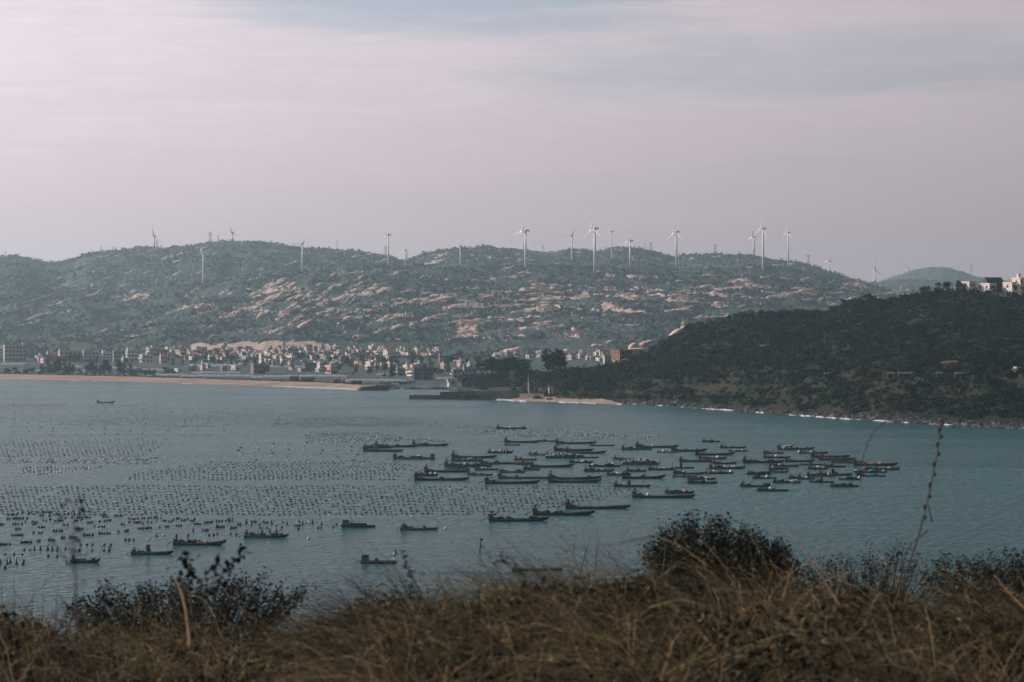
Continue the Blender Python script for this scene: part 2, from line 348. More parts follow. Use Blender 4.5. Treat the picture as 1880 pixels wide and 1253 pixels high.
def build_beach():
    us = np.arange(-420, 735, 3.0); t = np.linspace(0, 1, 26); U, T = np.meshgrid(us, t)
    sh = interp(U, SHORE) + 3 * perlin(U / 30.0, U * 0, 270) + 2 * perlin(U / 9.0, U * 0, 273); dp = interp(U, BDEPTH); X0 = (U - 940) / F
    Y = sh - 30 + T * (dp + 38); d = (Y - sh) / dp
    X = X0 * Y
    z = np.where(d < 0, d * dp * 0.05, 2.5 * sstep(d, 0.0, 1.0) + 0.25 * np.clip(d * 4, 0, 1) * fbm(X / 24.0 + Y / 30.0, Y / 14.0, 3, 5))
    wet = 1 - sstep(d, 0.03, 0.22 + 0.08 * perlin(X / 20.0, X * 0, 274))
    m = pmat("beach_sand", (0.34, 0.225, 0.16), 0.95, (0.22, 0.145, 0.105), 0.02, 6, attr='wet', ac=(0.15, 0.105, 0.082), bump=0.25, bscale=0.12, stretch=(1, 3, 1))
    o = link("beach", mesh_np("beach", np.stack([X, Y, z], -1).reshape(-1, 3), grid_faces(26, len(us)), [m], True, {'wet': wet.ravel()})); tag(o, kind="structure")
build_beach()

# ------------------------------------------------------------------ headland on the right
HSHORE = [(820, 1545), (860, 1520), (885, 1462), (930, 1408), (960, 1378), (1000, 1318), (1060, 1296), (1140, 1262), (1250, 1200), (1350, 1145), (1450, 1093), (1550, 1049), (1650, 1012), (1750, 979), (1880, 946), (2200, 870), (2600, 800)]
HCREST = [(820, 712), (860, 700), (885, 694), (920, 688), (960, 690), (990, 690), (1040, 684), (1090, 684), (1130, 672), (1170, 656), (1200, 648), (1225, 632), (1260, 612), (1300, 600), (1340, 590), (1380, 584), (1420, 583), (1460, 580), (1500, 582), (1530, 573), (1560, 562), (1600, 557), (1660, 552), (1700, 543), (1740, 540), (1790, 541), (1880, 546), (2000, 545), (2600, 540)]
HDEPTH = [(820, 60), (900, 110), (1000, 130), (1100, 170), (1200, 240), (1350, 290), (1550, 330), (1880, 360), (2600, 400)]
def headland_z(u, Y, detail=True):
    u = np.asarray(u, float); Y = np.asarray(Y, float); X = (u - 940) / F * Y
    ys = interp(u, HSHORE) + 5 * perlin(X / 14.0, X * 0, 201) + 2.5 * perlin(X / 4.0, X * 0, 202); dp = interp(u, HDEPTH); yc = interp(u, HSHORE) + dp
    zc = CAMZ + (HOR - interp(u, HCREST)) * yc / F
    t = (Y - ys) / (yc - ys); tt = np.clip(t, 0, 1)
    cl = interp(u, [(820, 0.55), (1000, 0.62), (1140, 0.55), (1300, 0.42), (1880, 0.36), (2600, 0.36)])   # share of the height taken by the sea cliff
    shelf = 1.2 * sstep(tt, 0, 0.03)
    cliff = cl * sstep(tt, 0.02, 0.21); rest = (1 - cl) * np.clip((tt - 0.10) / 0.90, 0, 1) ** 1.15
    z = shelf + (zc - 1.2) * (cliff + rest)
    z = np.where(t < 0, t * dp * 0.15, np.where(t > 1, zc - 0.06 * (Y - yc), z))
    if detail:
        k = sstep(tt, 0.02, 0.12)
        z = z + k * (2.2 * fbm(X / 45.0, Y / 45.0, 3, 210) * (1 - 0.7 * sstep(tt, 0.8, 1.0)) + 0.8 * fbm(X / 9.0, Y / 9.0, 3, 214, 0.6))
        z = z + (1 - k) * sstep(tt, 0, 0.01) * np.abs(fbm(X / 3.2, Y / 3.2, 3, 220)) * 1.3
    return z, tt
def head_hit(u, v):
    lo = float(interp(u, HSHORE)); Y = np.linspace(lo + 3, lo + 420, 900); z, _ = headland_z(np.full_like(Y, u), Y, False)
    vv = HOR + F * (CAMZ - z) / Y; ok = vv <= v; k = int(np.argmax(ok)) if ok.any() else int(np.argmin(vv))
    z, _ = headland_z(np.array([u]), np.array([Y[k]])); return float(Y[k]), float(z[0])
def build_headland():
    us = np.arange(822, 2330, 2.0); d = np.concatenate([np.linspace(-25, 130, 150), np.linspace(132, 620, 130)])
    U, D = np.meshgrid(us, d); Y = interp(U, HSHORE) + D
    z, t = headland_z(U, Y); X = (U - 940) / F * Y
    fade = sstep(U, 822, 860); z = z * fade - 3 * (1 - fade)
    m = bpy.data.materials.new("headland_soil_and_scrub"); m.use_nodes = True; nt = m.node_tree; L = nt.links.new
    b = nt.nodes['Principled BSDF']; b.inputs['Roughness'].default_value = 0.95; b.inputs['Specular IOR Level'].default_value = 0.1
    tc = nn(nt, 'ShaderNodeTexCoord')
    def noise(sc, det=4, st=(1, 1, 1)):
        mp = nn(nt, 'ShaderNodeMapping'); L(tc.outputs['Object'], mp.inputs[0]); mp.inputs['Scale'].default_value = st
        n = nn(nt, 'ShaderNodeTexNoise'); L(mp.outputs[0], n.inputs['Vector']); n.inputs['Scale'].default_value = sc; n.inputs['Detail'].default_value = det; n.inputs['Roughness'].default_value = 0.65; return n.outputs['Fac']
    c = mixc(nt, maprange(nt, noise(0.05, 5), 0.38, 0.68), (0.009, 0.019, 0.014), (0.048, 0.036, 0.023))
    c = mixc(nt, maprange(nt, noise(0.4, 4), 0.5, 0.7), c, (0.012, 0.017, 0.013))
    at = nn(nt, 'ShaderNodeAttribute', attribute_name='rock'); c = mixc(nt, at.outputs['Fac'], c, mixc(nt, maprange(nt, noise(0.6, 4), 0.4, 0.65), (0.020, 0.020, 0.020), (0.075, 0.062, 0.052)))
    L(c, b.inputs['Base Color'])
    bp = nn(nt, 'ShaderNodeBump'); bp.inputs['Distance'].default_value = 0.5; L(noise(0.9, 5), bp.inputs['Height']); L(bp.outputs[0], b.inputs['Normal'])
    rock = 1 - sstep(t, 0.012, 0.045)
    o = link("headland", mesh_np("headland", np.stack([X, Y, z], -1).reshape(-1, 3), grid_faces(len(d), len(us)), [m], True, {'rock': rock.ravel()})); tag(o, kind="structure")
build_headland()

def build_haze():
    mb = MB(); mb.box((0, 4600, 168), (15000, 9800, 342)); mb2 = mb
    m = bpy.data.materials.new("haze_air"); m.use_nodes = True; nt = m.node_tree; nt.nodes.clear()
    out = nn(nt, 'ShaderNodeOutputMaterial'); pv = nn(nt, 'ShaderNodeVolumePrincipled'); nt.links.new(pv.outputs[0], out.inputs['Volume'])
    pv.inputs['Color'].default_value = (0.68, 0.93, 1.0, 1); pv.inputs['Density'].default_value = HAZE; pv.inputs['Anisotropy'].default_value = 0.72
    o = mb.build("haze", m); tag(o, kind="stuff")
HAZE = 9.2e-5
# ------------------------------------------------------------------ foliage builders
def crown_np(lobes, n, leaf, g, flat=1.2, shell=0.6):
    """leaf quads spread through a set of ellipsoid lobes [(centre, radii, tint)] -> V, F, tint"""
    vol = np.array([r[0] * r[1] * r[2] for _, r, _ in lobes]) ** 0.67; vol /= vol.sum(); Vs = []; ts = []
    for (c, r, t), w in zip(lobes, vol):
        k = max(4, int(n * w)); d = rand_dirs(k, g); d[:, 2] = np.where(d[:, 2] < -0.5, -d[:, 2], d[:, 2])
        rad = shell + (1 - shell) * g.random(k) ** 0.6; rad *= 1 + 0.18 * g.normal(size=k)
        P = np.array(c) + d * rad[:, None] * np.array(r)
        nrm = d * flat + rand_dirs(k, g); nrm /= np.linalg.norm(nrm, axis=1, keepdims=True)
        t1 = np.cross(nrm, rand_dirs(k, g)); t1 /= np.linalg.norm(t1, axis=1, keepdims=True); t2 = np.cross(nrm, t1)
        s = leaf * (0.6 + 0.8 * g.random(k))[:, None]
        V, _ = quads(P, t1 * s, t2 * s * 0.55); Vs.append(V)
        ts.append(np.repeat(np.clip(t + 0.10 * g.normal(size=k), 0, 1), 4))
    V = np.concatenate(Vs); return V, np.arange(len(V)).reshape(-1, 4), np.concatenate(ts)

M_BARK = pmat("tree_bark", (0.07, 0.055, 0.045), 0.9, scale=2)
M_LEAF = leafmat("tree_leaves", (0.002, 0.010, 0.008), (0.016, 0.034, 0.022))
M_SCRUB = leafmat("scrub_leaves", (0.002, 0.008, 0.006), (0.028, 0.056, 0.032))
M_DRY = leafmat("dry_scrub", (0.05, 0.034, 0.022), (0.13, 0.08, 0.048))
M_AGAVE = leafmat("agave_leaves", (0.075, 0.11, 0.09), (0.17, 0.22, 0.18))

TREES = {}
def tree_proto(kind, seed):
    key = (kind, seed)
    if key in TREES: return TREES[key]
    g = np.random.default_rng(seed); lobes = []
    if kind == 'conifer':          # height 1, tapering
        for i in range(11):
            h = 0.22 + 0.72 * i / 10; w = 0.20 * (1.05 - h) ** 0.7 + 0.03
            a = g.uniform(0, 6.28); lobes.append(((math.cos(a) * w * 0.7, math.sin(a) * w * 0.7, h), (w, w, 0.10), g.uniform(0.1, 0.5)))
        n, lf = 420, 0.045; trunk_top = 0.85
    elif kind == 'round':
        for i in range(11):
            a = g.uniform(0, 6.28); q = g.uniform(0.05, 0.30); h = g.uniform(0.22, 0.80)
            w = g.uniform(0.16, 0.26); lobes.append(((math.cos(a) * q, math.sin(a) * q, h), (w, w, w * 0.8), g.uniform(0.05, 0.65)))
        n, lf = 620, 0.05; trunk_top = 0.55
    elif kind == 'tall':           # several rising masses
        for i in range(13):
            a = g.uniform(0, 6.28); h = g.uniform(0.25, 0.88); q = g.uniform(0.0, 0.24) * (1.15 - h)
            w = g.uniform(0.10, 0.17); lobes.append(((math.cos(a) * q, math.sin(a) * q, h), (w, w, w * 1.1), g.uniform(0.05, 0.6)))
        n, lf = 620, 0.04; trunk_top = 0.7
    else:                          # umbrella
        for i in range(8):
            a = g.uniform(0, 6.28); q = g.uniform(0.1, 0.45); w = g.uniform(0.16, 0.26)
            lobes.append(((math.cos(a) * q, math.sin(a) * q, g.uniform(0.78, 0.92)), (w, w, 0.08), g.uniform(0.05, 0.5)))
        n, lf = 420, 0.05; trunk_top = 0.8
    V, Fq, t = crown_np(lobes, n, lf, g)
    crown = mesh_np("crown", V, Fq, [M_LEAF], attrs={'tint': t})
    mb = MB(); mb.tube([(0, 0, -0.06), (0.01, 0.01, 0.2), (-0.01, 0, trunk_top)], [0.030, 0.022, 0.008], 6)
    for c, r, _ in lobes[::3]: mb.tube([(0, 0, max(0.15, c[2] - 0.25)), (c[0] * 0.8, c[1] * 0.8, c[2])], [0.013, 0.004], 5)
    TREES[key] = (mb.mesh("trunk", M_BARK, True), crown); return TREES[key]
def tree(kind, seed, loc, h, label, group=None, wide=1.0, name="tree"):
    tm, cm = tree_proto(kind, seed)
    o = empty(name, loc, R.uniform(0, 6.28)); o.scale = (h * wide, h * wide, h)
    link("trunk", tm, o); link("crown", cm, o); tag(o, label, "tree", group); return o

# ------------------------------------------------------------------ hillside boulders and scrub
def blob_np():
    mb = MB(); mb.blob((0, 0, 0), (1, 1, 1), 3, 7, 5, 0.0); tri = []
    V = np.array(mb.v, float)
    for f in mb.f: tri += [f] if len(f) == 3 else [(f[0], f[1], f[2]), (f[0], f[2], f[3])]
    return V, np.array(tri)
def build_hill_details():
    g = np.random.default_rng(21); bv, bf = blob_np(); N = 60000
    # where rock is exposed: boulders and tilted slabs
    u = g.uniform(-150, 2050, N); k = g.random(N); Y = 2660 + (5000 - 2660) * k
    z, rock, hill = terrain_z(u, Y); X = (u - 940) / F * Y
    zz = z; el = (zz - CAMZ) / Y * F
    clus = fbm(X / 60.0, Y / 60.0, 3, 140)
    keep = (hill > 0.8) & (((rock > 0.5) & (clus > 0.05)) | (clus > 0.80)) & (Y < 5000) & (el < 108) & (g.random(N) < interp(u, [(0, 0.15), (300, 0.4), (480, 1), (1500, 1), (1700, 0.5)]))
    u, Y, z, X, rock, el = (a[keep][:4200] for a in (u, Y, z, X, rock, el)); n = len(u)
    tilt = interp(u, [(0, 0.6), (500, 0.5), (700, 0.25), (900, -0.05), (1200, -0.1), (1880, 0.1)])
    s = np.exp(g.normal(0.45, 0.6, n)); s = np.clip(s, 0.7, 7.0); long = np.where(s > 1.8, g.uniform(1.2, 3.0, n), g.uniform(0.9, 1.4, n))
    P = bv[None] * np.stack([s * long, s * 1.1, s * g.uniform(0.45, 0.85, n)], 1)[:, None, :] * (1 + 0.16 * g.normal(size=(n, len(bv), 1)))
    ca, sa = np.cos(np.arctan(tilt) + 0.15 * g.normal(size=n))[:, None], np.sin(np.arctan(tilt) + 0.15 * g.normal(size=n))[:, None]
    x2 = P[..., 0] * ca - P[..., 2] * sa; z2 = P[..., 0] * sa + P[..., 2] * ca
    P = np.stack([x2 + X[:, None], P[..., 1] + Y[:, None], z2 + (z + s * 0.15)[:, None]], -1)
    m = pmat("granite_boulder", (0.60, 0.40, 0.33), 0.9, (0.34, 0.24, 0.21), 0.25, 5, bump=0.3, bscale=0.8)
    Fc = (bf[None] + (np.arange(n) * len(bv))[:, None, None]).reshape(-1, 3)
    o = link("granite_boulders", mesh_np("granite_boulders", P.reshape(-1, 3), Fc, [m], False)); tag(o, "pink granite boulders strewn over the far hillside scrub", "boulders", kind="stuff")
    # bushes
    N = 100000; u = g.uniform(-250, 2120, N); Y = 2000 + (5000 - 2000) * g.random(N)
    z, rock, hill = terrain_z(u, Y); X = (u - 940) / F * Y
    pat = fbm(X / 70.0, Y / 90.0, 3, 150)
    keep = ((hill > 0.5) | (Y > 2350) & (u < 1200) & (g.random(N) < 0.4)) & (rock < 0.5) & (pat > -0.25 + 0.5 * g.random(N)); idx = np.nonzero(keep)[0][:38000]
    u, Y, z, X, pat = (a[idx] for a in (u, Y, z, X, pat)); n = len(u); q = 5
    size = np.clip(np.exp(g.normal(0.75, 0.35, n)), 1.0, 5.0)
    C = np.repeat(np.stack([X, Y, z + size * 0.3], 1), q, 0) + g.normal(size=(n * q, 3)) * np.repeat(size, q)[:, None] * np.array([0.5, 0.5, 0.32])
    d1 = rand_dirs(n * q, g); d2 = np.cross(d1, rand_dirs(n * q, g)); sz = np.repeat(size, q)[:, None] * 0.75
    V, Fq = quads(C, d1 * sz, d2 * sz); t = np.repeat(np.repeat(np.clip(0.35 + 0.35 * pat + 0.2 * g.normal(size=n), 0, 1), q), 4)
    o = link("hill_scrub", mesh_np("hill_scrub", V, Fq, [leafmat("hill_scrub_leaves", (0.040, 0.060, 0.060), (0.092, 0.110, 0.104))], attrs={'tint': t})); tag(o, "dark scrub covering the slopes of the far hills", "scrub", kind="stuff")
    # trees along the ridges
    Vs = []; ts = []
    for ri, cnt, hgt in ((0, 2200, 4.0), (1, 1500, 6.0), (2, 1400, 6.0), (3, 400, 7.0), (4, 300, 8)):
        cr, Yc = RIDGES[ri][0], RIDGES[ri][1]; u = g.uniform(-200, 2080, cnt * 3); Xc = (u - 940) / F * Yc
        pt = fbm(Xc / 160.0, u * 0, 2, 160 + ri); u = u[pt > -0.15][:cnt]; Y = Yc + 160 * perlin(((u - 940) / F * Yc) / 500.0, u * 0 + ri, 20 + ri) + g.uniform(-160, 40, len(u))
        z, rock, _ = terrain_z(u, Y); X = (u - 940) / F * Y; ok = rock < 0.4; u, Y, z, X = u[ok], Y[ok], z[ok], X[ok]; n = len(u); q = 9
        size = hgt * g.uniform(0.35, 1.0, n) ** 1.3
        C = np.repeat(np.stack([X, Y, z + size * 0.45], 1), q, 0) + g.normal(size=(n * q, 3)) * np.repeat(size, q)[:, None] * np.array([0.30, 0.30, 0.28])
        d1 = rand_dirs(n * q, g); d2 = np.cross(d1, rand_dirs(n * q, g)); sz = np.repeat(size, q)[:, None] * 0.27
        V, _ = quads(C, d1 * sz, d2 * sz); Vs.append(V); ts.append(np.repeat(np.repeat(np.clip(0.3 + 0.2 * g.normal(size=n), 0, 1), q), 4))
    V = np.concatenate(Vs); o = link("ridge_woods", mesh_np("ridge_woods", V, np.arange(len(V)).reshape(-1, 4), [_mats['hill_scrub_leaves']], attrs={'tint': np.concatenate(ts) * 0.5})); tag(o, "low woods along the crests of the far hills", "woods", kind="stuff")
build_hill_details()

# ------------------------------------------------------------------ scrub on the headland
def build_headland_scrub():
    g = np.random.default_rng(31); N = 30000
    u = 850 + (2330 - 850) * g.random(N) ** 0.9; dp = interp(u, HDEPTH)
    t0 = np.where(g.random(N) < 0.5, g.uniform(0.035, 0.30, N), g.uniform(0.2, 1.12, N)); Y = interp(u, HSHORE) + t0 * dp
    z, _ = headland_z(u, Y); X = (u - 940) / F * Y; tt = t0
    dryn = fbm(X / 26.0, Y / 40.0, 3, 230); bare = fbm(X / 34.0, z / 5.0, 3, 233)
    west = 1 - sstep(u, 1080, 1300)
    drop = (bare > 0.50 - 0.25 * west) & (g.random(N) < 0.85)
    low = (tt < 0.05 + 0.02 * perlin(X / 9.0, X * 0, 235))
    keep = ~drop & ~low; u, Y, z, X, tt, dryn, west = (a[keep][:15500] for a in (u, Y, z, X, tt, dryn, west)); n = len(u)
    big = g.random(n) < 0.22
    size = np.where(big, g.uniform(1.6, 3.6, n), g.uniform(0.7, 1.5, n)); ridge = sstep(tt, 0.8, 1.0); size *= 1 + 0.5 * sstep(tt, 0.2, 0.5)
    dry = (dryn + 0.45 * west + 0.30 * g.normal(size=n)) > 0.92
    ag = (~dry) & (fbm(X / 16.0, z / 9.0, 2, 240) > 0.45) & (tt < 0.25) & (g.random(n) < 0.55)
    for name, sel, mat, q, lab in (("headland_scrub", ~dry & ~ag, M_SCRUB, 38, "dense dark green scrub covering the headland"), ("dry_scrub", dry, M_DRY, 22, "brown dry scrub in patches on the headland"), ("agave_plants", ag, M_AGAVE, 16, "pale spiky agave leaves on the sea cliff")):
        k = int(sel.sum()); x, y, zz, s = X[sel], Y[sel], z[sel], size[sel] * (0.55 if name == "agave_plants" else 0.8 if name == 'dry_scrub' else 1)
        d = rand_dirs(k * q, g); d[:, 2] = np.abs(d[:, 2]); rad = (0.5 + 0.5 * g.random(k * q)) * (1 + 0.2 * g.normal(size=k * q))
        S = np.repeat(s, q)[:, None]; C = np.repeat(np.stack([x, y, zz + s * 0.05], 1), q, 0) + d * rad[:, None] * S * np.array([1, 1, 0.85])
        nrm = d * 1.3 + rand_dirs(k * q, g); nrm /= np.linalg.norm(nrm, axis=1, keepdims=True)
        a = np.cross(nrm, rand_dirs(k * q, g)); a /= np.linalg.norm(a, axis=1, keepdims=True); b = np.cross(nrm, a)
        lf = (0.30 + 0.22 * g.random(k * q))[:, None] * (0.6 + 0.35 * S)
        if name == "agave_plants": a = d * 0.9 + 0.3 * a; V, Fq = quads(C, a * lf * 1.5, b * lf * 0.28)
        else: V, Fq = quads(C, a * lf, b * lf * 0.62)
        tone = np.clip(0.26 + 0.30 * fbm(x / 40.0, y / 50.0, 3, 252) + 0.25 * fbm(x / 12.0, y / 12.0, 2, 250) + 0.26 * g.normal(size=k), 0, 1)
        tint = np.repeat(np.clip(np.repeat(tone, q) + 0.06 * g.normal(size=k * q), 0, 1), 4)
        o = link(name, mesh_np(name, V, Fq, [mat], attrs={'tint': tint})); tag(o, lab, "scrub" if name != "agave_plants" else "agave", kind="stuff")
    # skyline trees, each its own
    sky = [(1216, 632, 10, 'round'), (1228, 628, 12, 'round'), (1246, 622, 10, 'round'), (1268, 604, 12, 'round'), (1286, 601, 13, 'round'), (1306, 600, 16, 'round'), (1322, 597, 15, 'round'), (1338, 594, 17, 'tall'), (1352, 591, 16, 'round'), (1366, 589, 17, 'round'), (1382, 587, 18, 'round'), (1398, 586, 17, 'tall'), (1414, 585, 17, 'round'), (1430, 584, 16, 'round'), (1446, 583, 17, 'round'), (1462, 582, 15, 'round'), (1478, 582, 15, 'round'), (1496, 582, 14, 'round'), (1535, 573, 12, 'round'), (1548, 570, 20, 'tall'), (1566, 566, 18, 'round'), (1582, 562, 14, 'round'), (1597, 560, 24, 'round'), (1616, 559, 12, 'round'), (1640, 556, 12, 'round'), (1662, 552, 12, 'round'), (1682, 549, 10, 'round'), (1697, 549, 22, 'round'), (1722, 548, 24, 'tall'), (1738, 546, 25, 'tall'), (1768, 545, 16, 'round'), (1822, 548, 10, 'round'), (1862, 549, 14, 'round'), (1400, 610, 14, 'round'), (1310, 620, 12, 'round'), (1620, 600, 16, 'round'), (1685, 612, 18, 'round'), (1760, 600, 16, 'round'), (1845, 585, 18, 'round'), (1560, 625, 16, 'round')]
    for i, (uu, vb, hp, kd) in enumerate(sky):
        Yr = float(interp(uu, HSHORE) + interp(uu, HDEPTH)) if i < 33 else head_hit(uu, vb)[0]; Yr -= 12 if i < 33 else 0
        zz = float(headland_z(np.array([uu]), np.array([Yr]))[0][0]); zt = CAMZ + (HOR - vb + hp) * Yr / F; h = max(hp * Yr / F, zt - zz)
        lab = "spreading tree leaning out left of the feathery trees by the hilltop houses" if uu == 1697 else None
        if uu == 1597: lab = "lone round-topped tree standing above the headland skyline"
        elif uu in (1722, 1738): lab = "tall feathery tree just before the blue-roofed hilltop house"
        elif i >= 33: lab = "broad dark tree standing amid the scrub on the headland slope"
        elif uu in (1768, 1822, 1862): lab = "low round tree below the row of hilltop houses"
        lab = lab or ("dark tree on the lower headland ridge line" if uu < 1500 else "dark tree on the upper headland ridge line")
        grp = {"dark tree on the lower headland ridge line": "lower ridge trees", "dark tree on the upper headland ridge line": "upper ridge trees", "broad dark tree standing amid the scrub on the headland slope": "headland slope trees", "low round tree below the row of hilltop houses": "trees below the hilltop houses", "tall feathery tree just before the blue-roofed hilltop house": "feathery hilltop trees"}.get(lab)
        tree(kd, 300 + i % 9, px(uu, HOR, Yr) * 1.0 - Vector((0, 0, CAMZ - zz)), h, lab, grp, 1.6 if kd == 'round' else 1.7, "headland_tree")
    # grove and the two big trees behind the seawall
    for i, (uu, vb, hp, kd) in enumerate([(884, 686, 22, 'round'), (894, 688, 30, 'round'), (904, 688, 32, 'tall'), (914, 688, 30, 'round'), (924, 690, 34, 'round'), (934, 690, 34, 'round'), (945, 690, 36, 'tall'), (955, 690, 34, 'round'), (964, 690, 24, 'round')]):
        Yg = 1440 - i * 3; p = px(uu, vb, Yg); tree(kd, 320 + i % 5, p, hp * Yg / F, "dark evergreen in the dense grove behind the small harbour", "harbour grove trees", 1.3)
    for uu, vb, hp, kd, lab in ((1006, 688, 50, 'tall', "slimmer tall dark tree left of the big bushy one above the cove"), (1028, 694, 54, 'tall', "biggest bushy dark tree above the cove beach")):
        p = px(uu, vb, 1390); tree(kd, 340 + uu % 7, p, hp * 1390 / F, lab, None, 1.75 if uu > 1010 else 1.1)
build_headland_scrub()

# ------------------------------------------------------------------ rock and surf along the headland
def build_shore():
    g = np.random.default_rng(41); bv, bf = blob_np(); n = 2600
    u = g.uniform(1130, 2250, n); dp = interp(u, HDEPTH); Y = interp(u, HSHORE) + 5 * perlin(((u - 940) / F * interp(u, HSHORE)) / 14.0, u * 0, 201) + np.abs(g.normal(0, 4, n)) - 2.0; X = (u - 940) / F * Y
    s = np.clip(np.exp(g.normal(-0.5, 0.5, n)), 0.25, 2.2); z, _ = headland_z(u, Y); z = np.maximum(z, -0.2)
    P = bv[None] * np.stack([s * g.uniform(0.9, 1.6, n), s, s * g.uniform(0.4, 0.8, n)], 1)[:, None, :] * (1 + 0.2 * g.normal(size=(n, len(bv), 1)))
    P = P + np.stack([X, Y, z], 1)[:, None, :]
    m = pmat("shore_rock", (0.030, 0.030, 0.030), 0.7, (0.09, 0.075, 0.065), 0.3, 4)
    o = link("shore_rocks", mesh_np("shore_rocks", P.reshape(-1, 3), (bf[None] + (np.arange(n) * len(bv))[:, None, None]).reshape(-1, 3), [m])); tag(o, "black rocks along the foot of the headland", "rocks", kind="stuff")
    # surf: thin sheets of foam with ragged edges, a few centimetres above the water
    foam = pmat("surf_foam", (0.55, 0.56, 0.56), 0.8, (0.24, 0.30, 0.31), 0.35, 5)
    def surf(us, yf, wf, name, lab):
        U = np.array(us); Y0 = yf(U); X = (U - 940) / F * Y0; w = wf(U, X); V = []; n = len(U)
        for k in range(n):
            V += [(X[k], Y0[k] - w[k] * 3, 0.06), (X[k], Y0[k] - w[k] * 1.2, 0.10 + min(0.6, w[k] * 0.22)), (X[k], Y0[k] + 2.5, 0.28)]
        Fq = [q for k in range(n - 1) if w[k] + w[k + 1] > 0.4 for q in ((3 * k, 3 * k + 3, 3 * k + 4, 3 * k + 1), (3 * k + 1, 3 * k + 4, 3 * k + 5, 3 * k + 2))]
        o = link(name, mesh_np(name, V, Fq, [foam], True)); tag(o, lab, "foam", kind="stuff")
    def hy(U):
        Y = interp(U, HSHORE); X = (U - 940) / F * Y; return Y + 5 * perlin(X / 14.0, X * 0, 201) + 2.5 * perlin(X / 4.0, X * 0, 202) - 0.6
    surf(np.arange(1140, 2000, 1.0), hy, lambda U, X: np.clip(3.0 * fbm(X / 11.0, X * 0, 5, 260, 0.75) + interp(U, [(1140, -0.8), (1240, -0.5), (1290, 0.5), (1440, 0.2), (1480, 1.4), (1640, 0.8), (1760, 0.3), (2000, -0.4)]), 0, 4.5), "headland_surf", "white surf breaking along the foot of the headland")
    surf(np.arange(-300, 662, 1.0), lambda U: interp(U, SHORE) - 1.0 + 3 * perlin(U / 30.0, U * 0, 270), lambda U, X: np.clip(7 * fbm(X / 40.0, X * 0, 3, 271) + interp(U, [(-300, -1), (100, -1.5), (250, 1.5), (330, -1), (400, 2), (500, 0.5), (560, 4), (660, 3)]), 0, 12), "beach_surf", "thin white surf along the long sandy beach")
    surf(np.arange(912, 1140, 1.0), lambda U: interp(U, COVE) - 0.8, lambda U, X: np.clip(6 * fbm(X / 9.0, X * 0, 3, 280) + interp(U, [(912, 7), (950, 3), (1000, 0), (1090, 1.0), (1140, 1.5)]), 0, 9), "cove_surf", "white surf washing the small cove beach")
COVE = [(900, 1330), (925, 1320), (945, 1300), (970, 1290), (1000, 1283), (1060, 1266), (1100, 1252), (1140, 1240)]
build_shore()
def build_cove_beach():
    us = np.arange(925, 1146, 2.0); t = np.linspace(0, 1, 14); U, T = np.meshgrid(us, t)
    wd = interp(U, [(925, 4), (950, 22), (1000, 44), (1060, 46), (1100, 36), (1125, 20), (1146, 1)]) * (1 + 0.25 * perlin(U / 12.0, U * 0, 292)); Y = interp(U, COVE) + 2.5 * perlin(U / 8.0, U * 0, 291) - 6 + T * (wd + 6); X = (U - 940) / F * Y
    z = -0.4 + T * np.minimum(2.2, 0.3 + wd * 0.055) + 0.25 * fbm(X / 6.0, Y / 6.0, 3, 290) * T
    o = link("cove_beach", mesh_np("cove_beach", np.stack([X, Y, z], -1).reshape(-1, 3), grid_faces(14, len(us)), [pmat("cove_sand", (0.38, 0.255, 0.185), 0.95, (0.25, 0.17, 0.125), 0.15, 5)], True)); tag(o, kind="structure")
build_cove_beach()
# ------------------------------------------------------------------ wind turbines and pylons
M_WHITE = pmat("turbine_white", (0.78, 0.76, 0.74), 0.5, (0.70, 0.68, 0.66), 0.05)
M_STEEL = pmat("galvanised_steel", (0.20, 0.21, 0.22), 0.6, (0.14, 0.15, 0.16), 0.3)
def turbine_meshes():
    mb = MB(); mb.tube([(0, 0, -0.10), (0, 0, 0.5), (0, 0, 1.0)], [0.036, 0.031, 0.022], 14); tower = mb.mesh("tower", M_WHITE, True)
    mb = MB(); mb.box((0, 0.035, 1.022), (0.048, 0.16, 0.052), taper=0.8); nac = mb.mesh("nacelle", M_WHITE)
    mb = MB(); mb.blob((0, 0, 0), (0.028, 0.036, 0.028), 1, 10, 6, 0.0); hub = mb.mesh("hub", M_WHITE, True)
    mb = MB(); n = 9; V = []; Fs = []                    # blade along +Z, length 1
    for i in range(n):
        t = i / (n - 1); c = (0.030 + 0.10 * math.sin(math.pi * min(1, t * 2.2 + 0.12)) * (1 - t) + 0.012 * (1 - t)); th = 0.028 * (1 - t) + 0.006; tw = 0.5 * (1 - t)
        for k, (dx, dy) in enumerate(((-0.35 * c, 0), (0.1 * c, -th / 2), (0.65 * c, 0), (0.1 * c, th / 2))):
            V.append((dx * math.cos(tw) - dy * math.sin(tw), dx * math.sin(tw) + dy * math.cos(tw), 0.03 + t * 0.97))
    for i in range(n - 1):
        for k in range(4): Fs.append((i * 4 + k, i * 4 + (k + 1) % 4, i * 4 + 4 + (k + 1) % 4, i * 4 + 4 + k))
    Fs += [(3, 2, 1, 0), tuple(range(4 * n - 4, 4 * n))]; mb.add(V, Fs); blade = mb.mesh("blade", M_WHITE)
    return tower, nac, hub, blade
